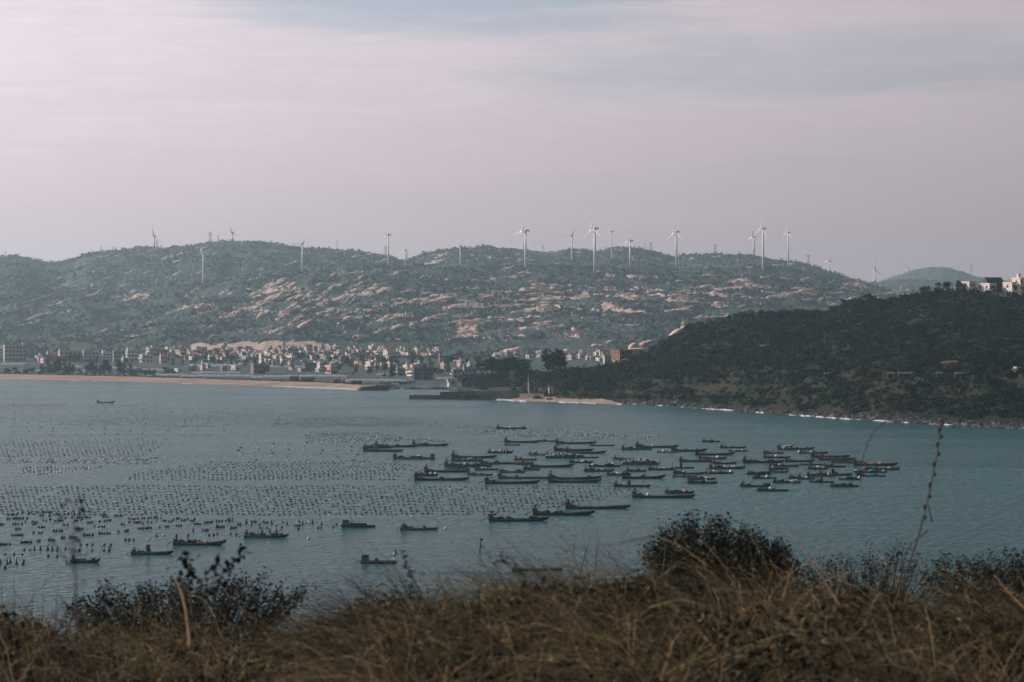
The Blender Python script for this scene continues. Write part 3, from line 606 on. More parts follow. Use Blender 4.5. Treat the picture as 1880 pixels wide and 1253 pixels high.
TURB = [ # u, base row, hub row, blade px, first blade angle, yaw, distance, label
 (283, 459, 434, 24, 0, 20, 4850, "far left wind turbine beside a lattice mast on the left hill"),
 (426, 447, 428, 22, -4, 25, 4850, "wind turbine on the summit of the left hill, one blade pointing straight up"),
 (373, 523, 464, 22, 12, 72, 3700, "lone wind turbine standing low in front of the dark left hill"),
 (555, 496, 450, 21, 37, 14, 3680, "wind turbine whose two upper blades form a letter V"),
 (713, 489, 432, 23, 8, 68, 3700, "tall wind turbine left of the saddle, rotor nearly edge-on"),
 (744, 492, 460, 17, 3, 66, 4200, "small wind turbine standing in the saddle between the two hills"),
 (845, 494, 453, 15, 48, 40, 3750, "short wind turbine before the rounded hill right of the saddle"),
 (965, 490, 425, 33, 17, 22, 3640, "tall wind turbine overlapping a smaller one just behind it"),
 (961.5, 464, 428, 19, 2, 30, 4950, "smaller wind turbine half hidden behind the tall one"),
 (1050, 482, 434, 21, 30, 18, 4700, "wind turbine with one blade slanting left, between the two tallest"),
 (1092, 494, 421, 34, -3, 28, 3620, "tallest wind turbine, standing at the middle of the ridge"),
 (1123, 480, 426, 17, 5, 70, 4700, "thin wind turbine right behind the tallest one, rotor edge-on"),
 (1157, 488, 443, 27, 3, 62, 3700, "wind turbine with its hub lower than its neighbours, right of the thin one"),
 (1242, 484, 427, 28, -2, 40, 3720, "front wind turbine of the overlapping pair, the taller of the two"),
 (1239.5, 474, 433, 18, 26, 30, 4950, "rear wind turbine of the overlapping pair, the shorter of the two"),
 (1384, 472, 436, 25, -5, 35, 4950, "wind turbine left of the taller of the three at the ridge end"),
 (1401, 489, 421, 26, 4, 64, 3720, "tallest of the three wind turbines at the right end of the ridge"),
 (1447, 484, 428, 20, -3, 66, 4600, "rightmost of the three upright turbines at the ridge end"),
 (1523, 506, 481, 20, 15, 45, 5200, "low wind turbine on the falling end of the ridge"),
 (1607, 522, 497, 20, 4, 20, 5850, "wind turbine standing in the gap before the distant hill"),
 (1667, 503, 494, 15, -22, 25, 7900, "wind turbine mostly hidden behind the distant hill"),
]
def build_turbines():
    tower, nac, hub, blade = turbine_meshes()
    for u, vb, vh, r, ang, yaw, Y, lab in TURB:
        p = px(u, vb, Y); H = (vb - vh) / F * Y; Rb = r / F * Y; yaw = max(yaw, 60) if r >= 26 else yaw; o = empty("wind_turbine", p, math.radians(-yaw)); th = Rb * 2.1
        k = max(H, Rb * 1.5)
        t = link("tower", tower, o); t.scale = (th, th, H)
        nc = link("nacelle", nac, o); nc.scale = (th, th, th); nc.location = (0, 0, H - th)
        hb = link("hub", hub, o); hb.scale = (th,) * 3; hb.location = (0, -0.085 * th, H + 0.02 * th)
        for i in range(3):
            b = link("blade", blade, o); b.scale = (Rb * 0.92, Rb * 0.92, Rb); b.location = (0, -0.09 * th, H + 0.02 * th); b.rotation_euler = (0, math.radians(ang + 120 * i), 0)
        tag(o, lab, "wind turbine", "wind turbines along the ridges")
build_turbines()
def pylon_mesh(kind):
    mb = MB(); w = 0.11; r = 0.008; lv = [0, 0.22, 0.42, 0.58, 0.72, 0.84, 1.0]
    wd = lambda h: w * (1 - h) ** 1.1 + 0.022
    for sx in (-1, 1):
        for sy in (-1, 1): mb.tube([(sx * wd(h), sy * wd(h), h) for h in lv], r, 4)
    for a, b in zip(lv[:-1], lv[1:]):
        for q in ((-1, -1, 1, -1), (1, -1, 1, 1), (1, 1, -1, 1), (-1, 1, -1, -1)):
            mb.tube([(q[0] * wd(a), q[1] * wd(a), a), (q[2] * wd(b), q[3] * wd(b), b)], r * 0.6, 3); mb.tube([(q[2] * wd(a), q[3] * wd(a), a), (q[0] * wd(b), q[1] * wd(b), b)], r * 0.6, 3)
    body = mb.mesh("tower_frame", M_STEEL); arms = MB()
    if kind == 'mast':
        for h in (0.93, 0.99): arms.tube([(0.05 * math.cos(a), 0.05 * math.sin(a), h) for a in np.linspace(0, 6.28, 9)], 0.008, 4)
        for a in (0.3, 2.4, 4.5): arms.box((0.06 * math.cos(a), 0.06 * math.sin(a), 0.96), (0.02, 0.02, 0.09))
    elif kind == 'cat':
        for s in (-1, 1): arms.tube([(0.0, 0, 0.72), (s * 0.13, 0, 1.0)], r, 4); arms.tube([(s * 0.13, 0, 1.0), (s * 0.24, 0, 0.93)], r * 0.8, 4)
        arms.tube([(-0.24, 0, 0.93), (0.24, 0, 0.93)], r, 4)
    else:
        for h, L in ((0.72, 0.20), (0.85, 0.17), (0.97, 0.13)):
            arms.tube([(-L, 0, h), (L, 0, h)], r, 4)
            for s in (-1, 1): arms.tube([(s * L, 0, h), (s * 0.02, 0, h + 0.05)], r * 0.7, 3); arms.tube([(s * L, 0, h), (s * L, 0, h - 0.05)], r * 0.8, 3)
    return body, arms.mesh("cross_arm", M_STEEL)
PYL = [ # u, base row, height px, distance, kind, label
 (10, 474, 13, 4850, 'cat', "faint pylon with a wide head at the far left skyline"), (186, 468, 15, 4850, 'cat', "left one of two pylons on the rising left skyline"), (207, 465, 13, 4850, 'cat', "right one of two pylons on the rising left skyline"),
 (288, 459, 18, 4870, 'std', "small lattice pylon right beside the far left turbine"), (386, 448, 22, 4850, 'std', "three-armed pylon left of the left hill's summit"), (401, 446, 14, 4850, 'cat', "short wide-headed pylon beside the three-armed one at the summit"),
 (619, 460, 17, 4850, 'cat', "pylon on the long shoulder of the left hill"), (708, 474, 22, 4850, 'std', "pylon partly behind the tall turbine left of the saddle"), (747, 482, 20, 4700, 'std', "pylon just right of the small saddle turbine"),
 (997, 465, 14, 4950, 'cat', "pylon on the skyline right of the overlapping tall turbines"), (1184, 462, 16, 4950, 'cat', "left one of two pylons standing close together on the ridge"), (1195, 464, 19, 4950, 'cat', "right one of two pylons standing close together on the ridge"),
 (1313, 470, 22, 4950, 'cat', "pylon alone on the skyline between turbine groups"), (1484, 490, 22, 4950, 'cat', "dark square-headed pylon on the falling right ridge"), (1783, 527, 40, 5800, 'mast', "slim antenna mast on the skyline behind the blue-roofed house"),
 (484, 540, 28, 3350, 'std', "pylon on the upper left slope below the V-bladed turbine"), (430, 552, 28, 3300, 'std', "pale pylon low on the left slope"), (631, 517, 29, 3550, 'std', "pylon on the near ridge between two left turbines"), (720, 512, 26, 3550, 'std', "pylon right below the tall turbine left of the saddle"),
 (1058, 508, 22, 3500, 'std', "pylon below the slanting-blade turbine on the near ridge"), (1132, 583, 32, 3000, 'std', "tallest pylon in mid slope below the tallest turbine"), (990, 576, 22, 3050, 'std', "small pylon among pink rocks in mid slope"), (1307, 520, 28, 3450, 'std', "pylon in the dark scrub on the right of the near ridge"), (1325, 575, 20, 3050, 'std', "pylon on the rocky slope just above the headland trees"), (87, 632, 50, 2750, 'std', "hazy tall pylon above the left end of the village"),
]
def build_pylons():
    pr = {k: pylon_mesh(k) for k in ('std', 'cat', 'mast')}
    for u, vb, hp, Y, k, lab in PYL:
        if k != 'mast':
            for yy in np.linspace(2650, 5200, 900):       # stand it where the sight line meets the land
                zt = terrain_z(np.array([u]), np.array([yy]), False)[0][0]
                if HOR + F * (CAMZ - zt) / yy <= vb and abs(yy - Y) < 700: Y = float(yy); break
        o = empty("antenna_mast" if k == 'mast' else "pylon", px(u, vb, Y), R.uniform(-0.3, 0.3)); s = hp / F * Y; wk = 1.0 if k != 'mast' else 0.45; o.scale = (s * wk, s * wk, s)
        link("tower_frame", pr[k][0], o); link("cross_arm" if k != 'mast' else "antenna", pr[k][1], o); tag(o, lab, "antenna mast" if k == 'mast' else "pylon", "power pylons on the hills" if k != 'mast' else None)
build_pylons()

# ------------------------------------------------------------------ the town
WALLC = {'white': (0.62, 0.57, 0.53), 'pale': (0.42, 0.40, 0.38), 'grey': (0.26, 0.265, 0.26), 'dark': (0.12, 0.115, 0.11), 'brown': (0.26, 0.19, 0.155), 'pink': (0.52, 0.35, 0.30), 'blue': (0.22, 0.29, 0.33), 'green': (0.22, 0.26, 0.24), 'brick': (0.19, 0.10, 0.08), 'cream': (0.68, 0.60, 0.54)}
def wallmat(k):
    c = WALLC[k]; return pmat("plaster_" + k, c, 0.9, tuple(x * 0.78 for x in c), 0.35, 5)
M_GLASS = pmat("dark_window", (0.020, 0.026, 0.030), 0.25, (0.035, 0.04, 0.045), 0.6, spec=0.5)
M_ROOF = pmat("concrete_roof", (0.34, 0.31, 0.29), 0.9, (0.24, 0.22, 0.21), 0.4)
M_TILE = pmat("red_tile_roof", (0.26, 0.085, 0.06), 0.8, (0.18, 0.06, 0.045), 1.2)
M_BLUE = pmat("blue_sheet_roof", (0.03, 0.075, 0.095), 0.6, (0.022, 0.055, 0.07), 1.0)
WINS = {}
def win_mesh(w, h):
    k = (round(w, 1), round(h, 1))
    if k not in WINS: WINS[k] = MB().box((0, 0, 0), (k[0], 0.2, k[1])).mesh("window", M_GLASS)
    return WINS[k]
def building(name, loc, w, d, h, wall, label, cat="building", group=None, rz=math.radians(24), nf=None, nc=3, roof='flat', balcony=False, tower=True, seed=0, windows=True, roofmat=None, small=False):
    rr = random.Random(seed); o = empty(name, loc, rz); nf = nf or max(1, round(h / 3.2)); fh = h / nf
    mb = MB(); mb.box((0, 0, h / 2 - 1.0), (w, d, h + 2.0)); mb.build("wall", wallmat(wall), o)
    mb = MB()
    if roof == 'flat':
        mb.box((0, 0, h + 0.10), (w + 0.5, d + 0.5, 0.2))
        for s in (-1, 1): mb.box((0, s * (d / 2 + 0.1), h + 0.5), (w + 0.44, 0.2, 0.6)); mb.box((s * (w / 2 + 0.1), 0, h + 0.5), (0.2, d - 0.02, 0.6))
        mb.build("roof", roofmat or wallmat(wall), o)
        if tower:
            tw = min(w, d) * 0.42; x = rr.choice((-1, 1)) * (w / 2 - tw / 2 - 0.6); MB().box((x, d * 0.1, h + 1.5), (tw, tw, 2.6)).box((x, d * 0.1, h + 2.9), (tw + 0.5, tw + 0.5, 0.2)).build("stair_tower", wallmat(wall if rr.random() < 0.6 else 'pink'), o)
            if rr.random() < 0.6: MB().tube([(-x * 0.7, 0, h + 0.2), (-x * 0.7, 0, h + 1.7)], 0.7, 10).build("water_tank", M_WHITE, o)
    else:
        r = h + (2.2 if roof == 'gable' else 3.2); e = 0.5
        V = [(-w / 2 - e, -d / 2 - e, h), (w / 2 + e, -d / 2 - e, h), (w / 2 + e, d / 2 + e, h), (-w / 2 - e, d / 2 + e, h), (-w / 2 - e, 0, r), (w / 2 + e, 0, r)]
        if roof == 'hip': V[4] = (-w * 0.12, 0, r); V[5] = (w * 0.12, 0, r)
        mb.add(V, [(0, 1, 5, 4), (2, 3, 4, 5), (1, 2, 5), (3, 0, 4), (3, 2, 1, 0)]); mb.build("roof", roofmat or M_TILE, o)
    if windows:
        for f in range(nf):
            zc = f * fh + fh * 0.55
            for c in range(nc):
                x = -w / 2 + (c + 0.5) * w / nc
                if f == 0 and c == nc // 2: link("door", win_mesh(1.4, 2.4), o, (x, -d / 2, 1.2)); continue
                link("window", win_mesh(min(1.8, w / nc * 0.55), fh * 0.45), o, (x, -d / 2, zc))
            m = 0 if small and f else max(1, int(d / 4.0))
            for c in range(m): link("window", win_mesh(1.4, fh * 0.45), o, (-w / 2, -d / 2 + (c + 0.5) * d / m, zc), math.pi / 2)
    if balcony:
        for f in range(1, nf):
            b = MB(); b.box((-w / 2 - 0.75, 0, f * fh), (1.5, d * 0.8, 0.2)); b.box((-w / 2 - 1.43, 0, f * fh + 0.55), (0.12, d * 0.8 - 0.02, 0.9)); b.build("balcony", wallmat('white'), o)
    tag(o, label, cat, group); return o
def town_house(u0, u1, vt, vb, wall, label, left=0.28, Y=None, **kw):
    """house seen between photo columns u0..u1, its base at row vb and roof at row vt; left: share of the width taken by the lit left face"""
    um = (u0 + u1) / 2
    if Y is None: Y, z = ground_Y(um, vb)
    else: z = CAMZ + (HOR - vb) * Y / F
    W = (u1 - u0) / F * Y; h = (vb - vt) / F * Y; rz = kw.pop('rz', math.radians(24)); w = W * (1 - left) / math.cos(rz); d = max(2.5, W * left / math.sin(rz))
    return building("house" if h < 9 else "apartment_building", ((um - 940) / F * Y, Y + d / 2, z), w, d, h, wall, label, "house" if h < 9 else "building", rz=rz, seed=int(u0 * 7 + vb), **kw)
def build_town():
    T = town_house; g = "village buildings behind the beach"
    T(-6, 9, 641, 663, 'pale', "pale hazy block cut by the left edge of the view", group=g)
    T(5, 47, 635, 664, 'pale', "big grey four-storey block at the far left of the village", 0.12, group=g, nc=6, nf=4)
    T(82, 106, 650, 664, 'pale', "low grey house left of the pink-walled block", group=g)
    T(105, 148, 646, 665, 'pink', "long pinkish block with a bright left end", 0.14, group=g, nc=5)
    T(150, 181, 647, 665, 'pale', "grey block between the pink block and a green-grey one", 0.15, group=g, nc=4)
    T(183, 206, 649, 665, 'white', "pale terrace house behind the beach conifers", group=g)
    T(206, 229, 645, 666, 'green', "green-grey three-storey block above the tall conifers", 0.15, group=g)
    T(230, 253, 644, 664, 'white', "white block with rows of dark open balconies", 0.2, group=g, balcony=True, nc=3)
    T(265, 288, 640, 654, 'pale', "block with one bright white end high in the village", 0.4, group=g)
    T(254, 280, 653, 666, 'white', "white low house with stacked terraces", 0.3, group=g, balcony=True)
    T(291, 307, 655, 668, 'pink', "small pink house beside a thin white tower", group=g)
    T(459, 486, 670, 687, 'brown', "brown block with a bright left face near the greenhouses", 0.25, group=g, nc=4, tower=False, windows=True)
    T(474, 485, 651, 671, 'white', "narrow white tower house above the brown block", 0.5, group=g, nc=2)
    T(522, 541, 641, 650, 'blue', "blue-grey house right under the pale quarry face", 0.35, group=g)
    T(522, 545, 655, 664, 'white', "white house with a shaded side in mid village", 0.6, group=g)
    T(553, 580, 668, 682, 'dark', "dark house with a lit pink left end behind the greenhouses", 0.28, group=g, tower=False)
    T(581, 591, 668, 681, 'white', "narrow white house left of the pink and white one", 0.6, group=g, nc=2)
    T(594, 621, 673, 687, 'pink', "pink and white house with tall columns near the beach", 0.5, group=g, balcony=True)
    T(624, 641, 655, 666, 'blue', "blue-grey house with two rows of windows", 0.1, group=g, nc=3)
    T(670, 686, 666, 680, 'white', "white stepped house amid dark trees", 0.6, group=g, balcony=True)
    T(703, 733, 647, 658, 'white', "wide white building with red trim below the slope", 0.3, group=g, nc=6, balcony=True)
    T(709, 718, 667, 680, 'white', "narrow white house right of a clump of dark trees", 0.7, group=g, nc=2)
    T(726, 744, 678, 690, 'grey', "low grey house left of the big dark block", 0.2, group=g)
    T(739, 753, 672, 686, 'cream', "cream house tucked behind the big dark block", 0.6, group=g)
    T(748, 795, 677, 698, 'dark', "big dark block with a bright left end by the shore", 0.27, group=g, nc=6, balcony=True)
    T(766, 784, 668, 676, 'pale', "pale low house peeping over the big dark block", 0.2, group=g)
    T(805, 819, 653, 665, 'grey', "tall grey house alone above the trees", 0.15, group=g)
    T(808, 820, 669, 679, 'pink', "small orange-pink house beside a dark tree", 0.6, group=g, nc=2)
    T(829, 849, 680, 696, 'green', "grey-green block with a red left edge", 0.14, group=g, nc=2, balcony=True)
    T(848, 874, 677, 696, 'blue', "blue-grey block right of the red-edged one", 0.16, group=g, nc=3, balcony=True)
    T(832, 846, 654, 664, 'white', "white roof-terrace house far behind the twin grey blocks", 0.6, group=g)
    T(857, 879, 670, 680, 'pale', "pale house behind the blue-grey block", 0.25, group=g)
    T(838, 853, 664, 674, 'pink', "pink house with a roof tower between the far white and near grey houses", 0.5, group=g, nc=2)
    # many small houses, told apart only by zone and wall colour
    rr = random.Random(5)
    zones = [((300, 470), (644, 662), 85, "left part of the village under the quarry"), ((480, 660), (643, 664), 75, "middle of the village"), ((660, 800), (644, 662), 60, "right part of the village below the scrub"), ((300, 760), (664, 684), 46, "low belt just behind the greenhouses"), ((60, 260), (660, 668), 22, "strip behind the beach conifers"), ((870, 1120), (650, 664), 30, "hollow behind the harbour grove")]
    nm = {'white': "small white house", 'pale': "small pale grey house", 'pink': "small pinkish house", 'grey': "small grey house"}
    for (ua, ub), (va, vb), n, where in zones:
        for i in range(n):
            u = rr.uniform(ua, ub); v = rr.uniform(va, vb); wp = rr.uniform(7, 17); hp = rr.uniform(4, 8); wl = rr.choices(('white', 'pale', 'pink', 'grey'), (5, 3, 2, 2))[0]
            lab = nm[wl] + " in the " + where
            T(u, u + wp, v - hp, v, wl, lab, rr.uniform(0.25, 0.6), group=lab.replace("small", "small", 1), nc=2, small=True, tower=rr.random() < 0.35, rz=math.radians(rr.uniform(15, 38)), roof=rr.choices(('flat', 'gable'), (4, 1))[0])
    # plastic greenhouses in rows
    M_PL = pmat("greenhouse_plastic", (0.34, 0.35, 0.35), 0.7, (0.19, 0.21, 0.21), 0.12, 6, stretch=(2.5, 1, 1))
    gh = [(-5, 45, 672, 7, "long pale greenhouse at the far left"), (22, 74, 683, 5, "low greenhouse behind the first round beach trees"), (104, 150, 676, 6, "greenhouse behind the first clump of beach conifers"), (140, 176, 684, 5, "greenhouse seen between two clumps of beach conifers"), (196, 250, 678, 6, "greenhouse behind the tallest beach conifers"), (248, 300, 681, 5, "greenhouse right of the tallest beach conifers"), (260, 340, 690, 4, "long low greenhouse on the beach edge, dark trees beside it"), (345, 440, 674, 7, "long flat white greenhouse roof in front of the white houses"), (350, 396, 686, 4, "left one of two humped greenhouses in mid beach"), (392, 442, 686, 4, "right one of two humped greenhouses in mid beach"), (330, 470, 692, 5, "very long pale greenhouse along the top of the beach"), (486, 560, 675, 4, "greenhouse right of the brown block"), (462, 560, 694, 6, "grey greenhouse with posts right above the beach"), (545, 640, 694, 8, "tallest humped greenhouse near the end of the beach"), (625, 750, 701, 6, "long greenhouse behind the groyne"), (800, 838, 697, 5, "dome-shaped pale greenhouse near the twin grey blocks"), (690, 752, 689, 4, "low greenhouse in front of the big dark block")]
    for u0, u1, vb, hp, lab in gh:
        Y, z = ground_Y((u0 + u1) / 2, vb, 1600); X0, X1 = (u0 - 940) / F * Y, (u1 - 940) / F * Y; h = hp * 0.62 / F * Y
        o = empty("greenhouse", ((X0 + X1) / 2, Y, z)); V = []; L = X1 - X0; D = 24.0; nx = 22
        for j in range(nx + 1):
            x = -L / 2 + L * j / nx; sc = 1.0 - 0.35 * (2 * j / nx - 1) ** 4 + 0.13 * math.sin(j * 2.3 + u0) + (0.10 if j % 2 else -0.10)
            for k in range(9):
                a = math.pi * k / 8; V.append((x, D / 2 - D / 2 * math.cos(a), -0.3 + (h + 0.3) * (math.sin(a) ** 0.6) * sc))
        Fs = [(j * 9 + k, (j + 1) * 9 + k, (j + 1) * 9 + k + 1, j * 9 + k + 1) for j in range(nx) for k in range(8)] + [tuple(range(9)), tuple(range(nx * 9, nx * 9 + 9))[::-1]]
        MB().add(V, Fs).build("plastic_cover", M_PL, o, True)
        f = MB()
        for j in range(0, nx + 1, 2):
            x = -L / 2 + L * j / nx; f.tube([(x, -0.05, -0.3), (x, -0.02, h * 0.55)], 0.09, 4)
        f.tube([(-L / 2, -0.06, h * 0.5), (L / 2, -0.06, h * 0.5)], 0.08, 4); f.build("frame", M_STEEL, o)
        tag(o, lab, "greenhouse", "greenhouses behind the beach")
    # dark hedge along the dune top, sheds and poles
    M_H = M_SCRUB; gq = np.random.default_rng(55); n = 1500; u = gq.uniform(-250, 760, n); Y = interp(u, SHORE) + interp(u, BDEPTH) + gq.uniform(2, 14, n); X = (u - 940) / F * Y; q = 8
    z = terrain_z(u, Y, False)[0]; s = gq.uniform(0.5, 1.2, n)
    C = np.repeat(np.stack([X, Y, z + s * 0.5], 1), q, 0) + gq.normal(size=(n * q, 3)) * np.repeat(s, q)[:, None] * np.array([0.9, 0.6, 0.35]); d1 = rand_dirs(n * q, gq); d2 = np.cross(d1, rand_dirs(n * q, gq))
    V, Fq = quads(C, d1 * np.repeat(s, q)[:, None] * 0.5, d2 * np.repeat(s, q)[:, None] * 0.5); o = link("dune_scrub", mesh_np("dune_scrub", V, Fq, [M_H], attrs={'tint': np.repeat(gq.uniform(0, 0.6, n * q), 4)})); tag(o, "dark strip of scrub along the top of the long beach", "scrub", kind="stuff")
    for u0, u1, vt, vb, wl, lab in ((530, 548, 692, 701, 'dark', "dark shed with two pale doors at the end of the beach"), (552, 576, 693, 701, 'dark', "long dark shed right of the one with pale doors"), (612, 630, 696, 703, 'dark', "low dark hut left of the small pink kiosk"), (626, 632, 696, 704, 'pink', "tiny pink kiosk above the beach end"), (644, 663, 698, 704, 'dark', "dark flat hut close to the groyne"), (153, 158, 683, 691, 'pink', "small pink hut on the dune amid conifers")):
        T(u0, u1, vt, vb, wl, lab, 0.2, cat="shed") if False else building("shed", ((u0 + u1 - 1880) / 2 / F * (interp((u0 + u1) / 2, SHORE) + interp((u0 + u1) / 2, BDEPTH) + 8), float(interp((u0 + u1) / 2, SHORE) + interp((u0 + u1) / 2, BDEPTH) + 12), 1.8), (u1 - u0) / F * 1640, 4.0, (vb - vt) / F * 1640, wl, lab, "shed", tower=False, nc=2, nf=1, rz=0.1)
    M_POLE = pmat("utility_pole", (0.24, 0.23, 0.22), 0.8)
    for i, (uu, vb, hp) in enumerate([(333, 668, 16), (332, 690, 12), (503, 688, 24), (513, 690, 18), (538, 700, 14), (548, 698, 16), (575, 690, 22), (590, 688, 20), (629, 692, 28), (651, 700, 20), (672, 702, 20), (700, 656, 12), (742, 655, 10), (757, 660, 10), (771, 661, 10), (867, 658, 14), (893, 656, 12), (905, 655, 10), (935, 654, 10), (968, 660, 22), (990, 662, 14), (1090, 656, 14), (1098, 656, 16), (776, 706, 20), (757, 710, 16)]):
        Y, z = ground_Y(uu, vb, 1600) if uu < 960 else (1750.0, None); p = px(uu, vb, Y); h = hp / F * Y; o = empty("utility_pole", p)
        MB().tube([(0, 0, -0.5), (0, 0, h)], [0.22, 0.15], 6).build("post", M_POLE, o); MB().box((0, 0, h * 0.93), (1.8, 0.15, 0.15)).build("cross_bar", M_POLE, o)
        tag(o, "thin utility pole near the beach and greenhouses" if vb > 680 else "thin utility pole farther back among the village houses", "utility pole", "poles near the beach" if vb > 680 else "poles in the village")
    # beach conifers, round trees in the village
    con = [(78, 690, 22), (88, 690, 28), (94, 690, 18), (101, 690, 26), (108, 690, 30), (118, 691, 26), (127, 691, 24), (134, 690, 20)]
    con2 = [(160, 690, 20), (168, 691, 26), (176, 690, 20)]; con3 = [(184, 691, 22), (192, 691, 30), (200, 692, 25)]; con4 = [(219, 692, 30), (227, 692, 26), (239, 692, 24)]
    for lst, lab in ((con, "dark conifer in the first and longest clump along the beach"), (con2, "dark conifer in the second clump along the beach"), (con3, "dark conifer in the third clump along the beach, tallest in the middle"), (con4, "dark conifer in the fourth clump along the beach")):
        for i, (uu, vb, hp) in enumerate(lst):
            Y = float(interp(uu, SHORE) + interp(uu, BDEPTH)) + 14; p = px(uu, vb, Y); p.z = min(p.z, 2.2); tree(R.choice(('conifer', 'tall')), 400 + i % 4, p, hp / F * Y, lab, lab.replace("dark conifer in", "conifers of"), 1.25)
    for uu, vb, hp in ((12, 688, 14), (30, 689, 16), (48, 689, 14), (60, 687, 14), (147, 689, 12), (246, 692, 14), (268, 692, 16), (280, 693, 16), (256, 688, 12), (305, 688, 14), (318, 688, 12), (354, 684, 14)):
        Y, z = ground_Y(uu, vb, 1650); tree('round', 410 + int(uu) % 4, (px(uu, vb, Y).x, Y, z), hp / F * Y, "round dark tree in the low line behind the beach", "round beach trees", 1.35)
    zt = [((300, 470), (655, 674), 26, "left part of the village"), ((480, 640), (655, 690), 26, "middle of the village"), ((640, 760), (662, 697), 34, "thick belt left of the big dark block"), ((760, 880), (660, 690), 24, "gardens around the twin grey blocks"), ((60, 260), (652, 672), 14, "hazy gardens of the left village")]
    for (ua, ub), (va, vb), n, where in zt:
        for i in range(n):
            uu, v = rr.uniform(ua, ub), rr.uniform(va, vb); Y, z = ground_Y(uu, v, 1650); hp = rr.uniform(8, 17)
            tree(rr.choice(('round', 'round', 'tall')), 420 + i % 6, (px(uu, v, Y).x, Y, z), hp / F * Y, "dark green tree in the " + where, "trees in the " + where, rr.uniform(1.1, 1.7))
build_town()

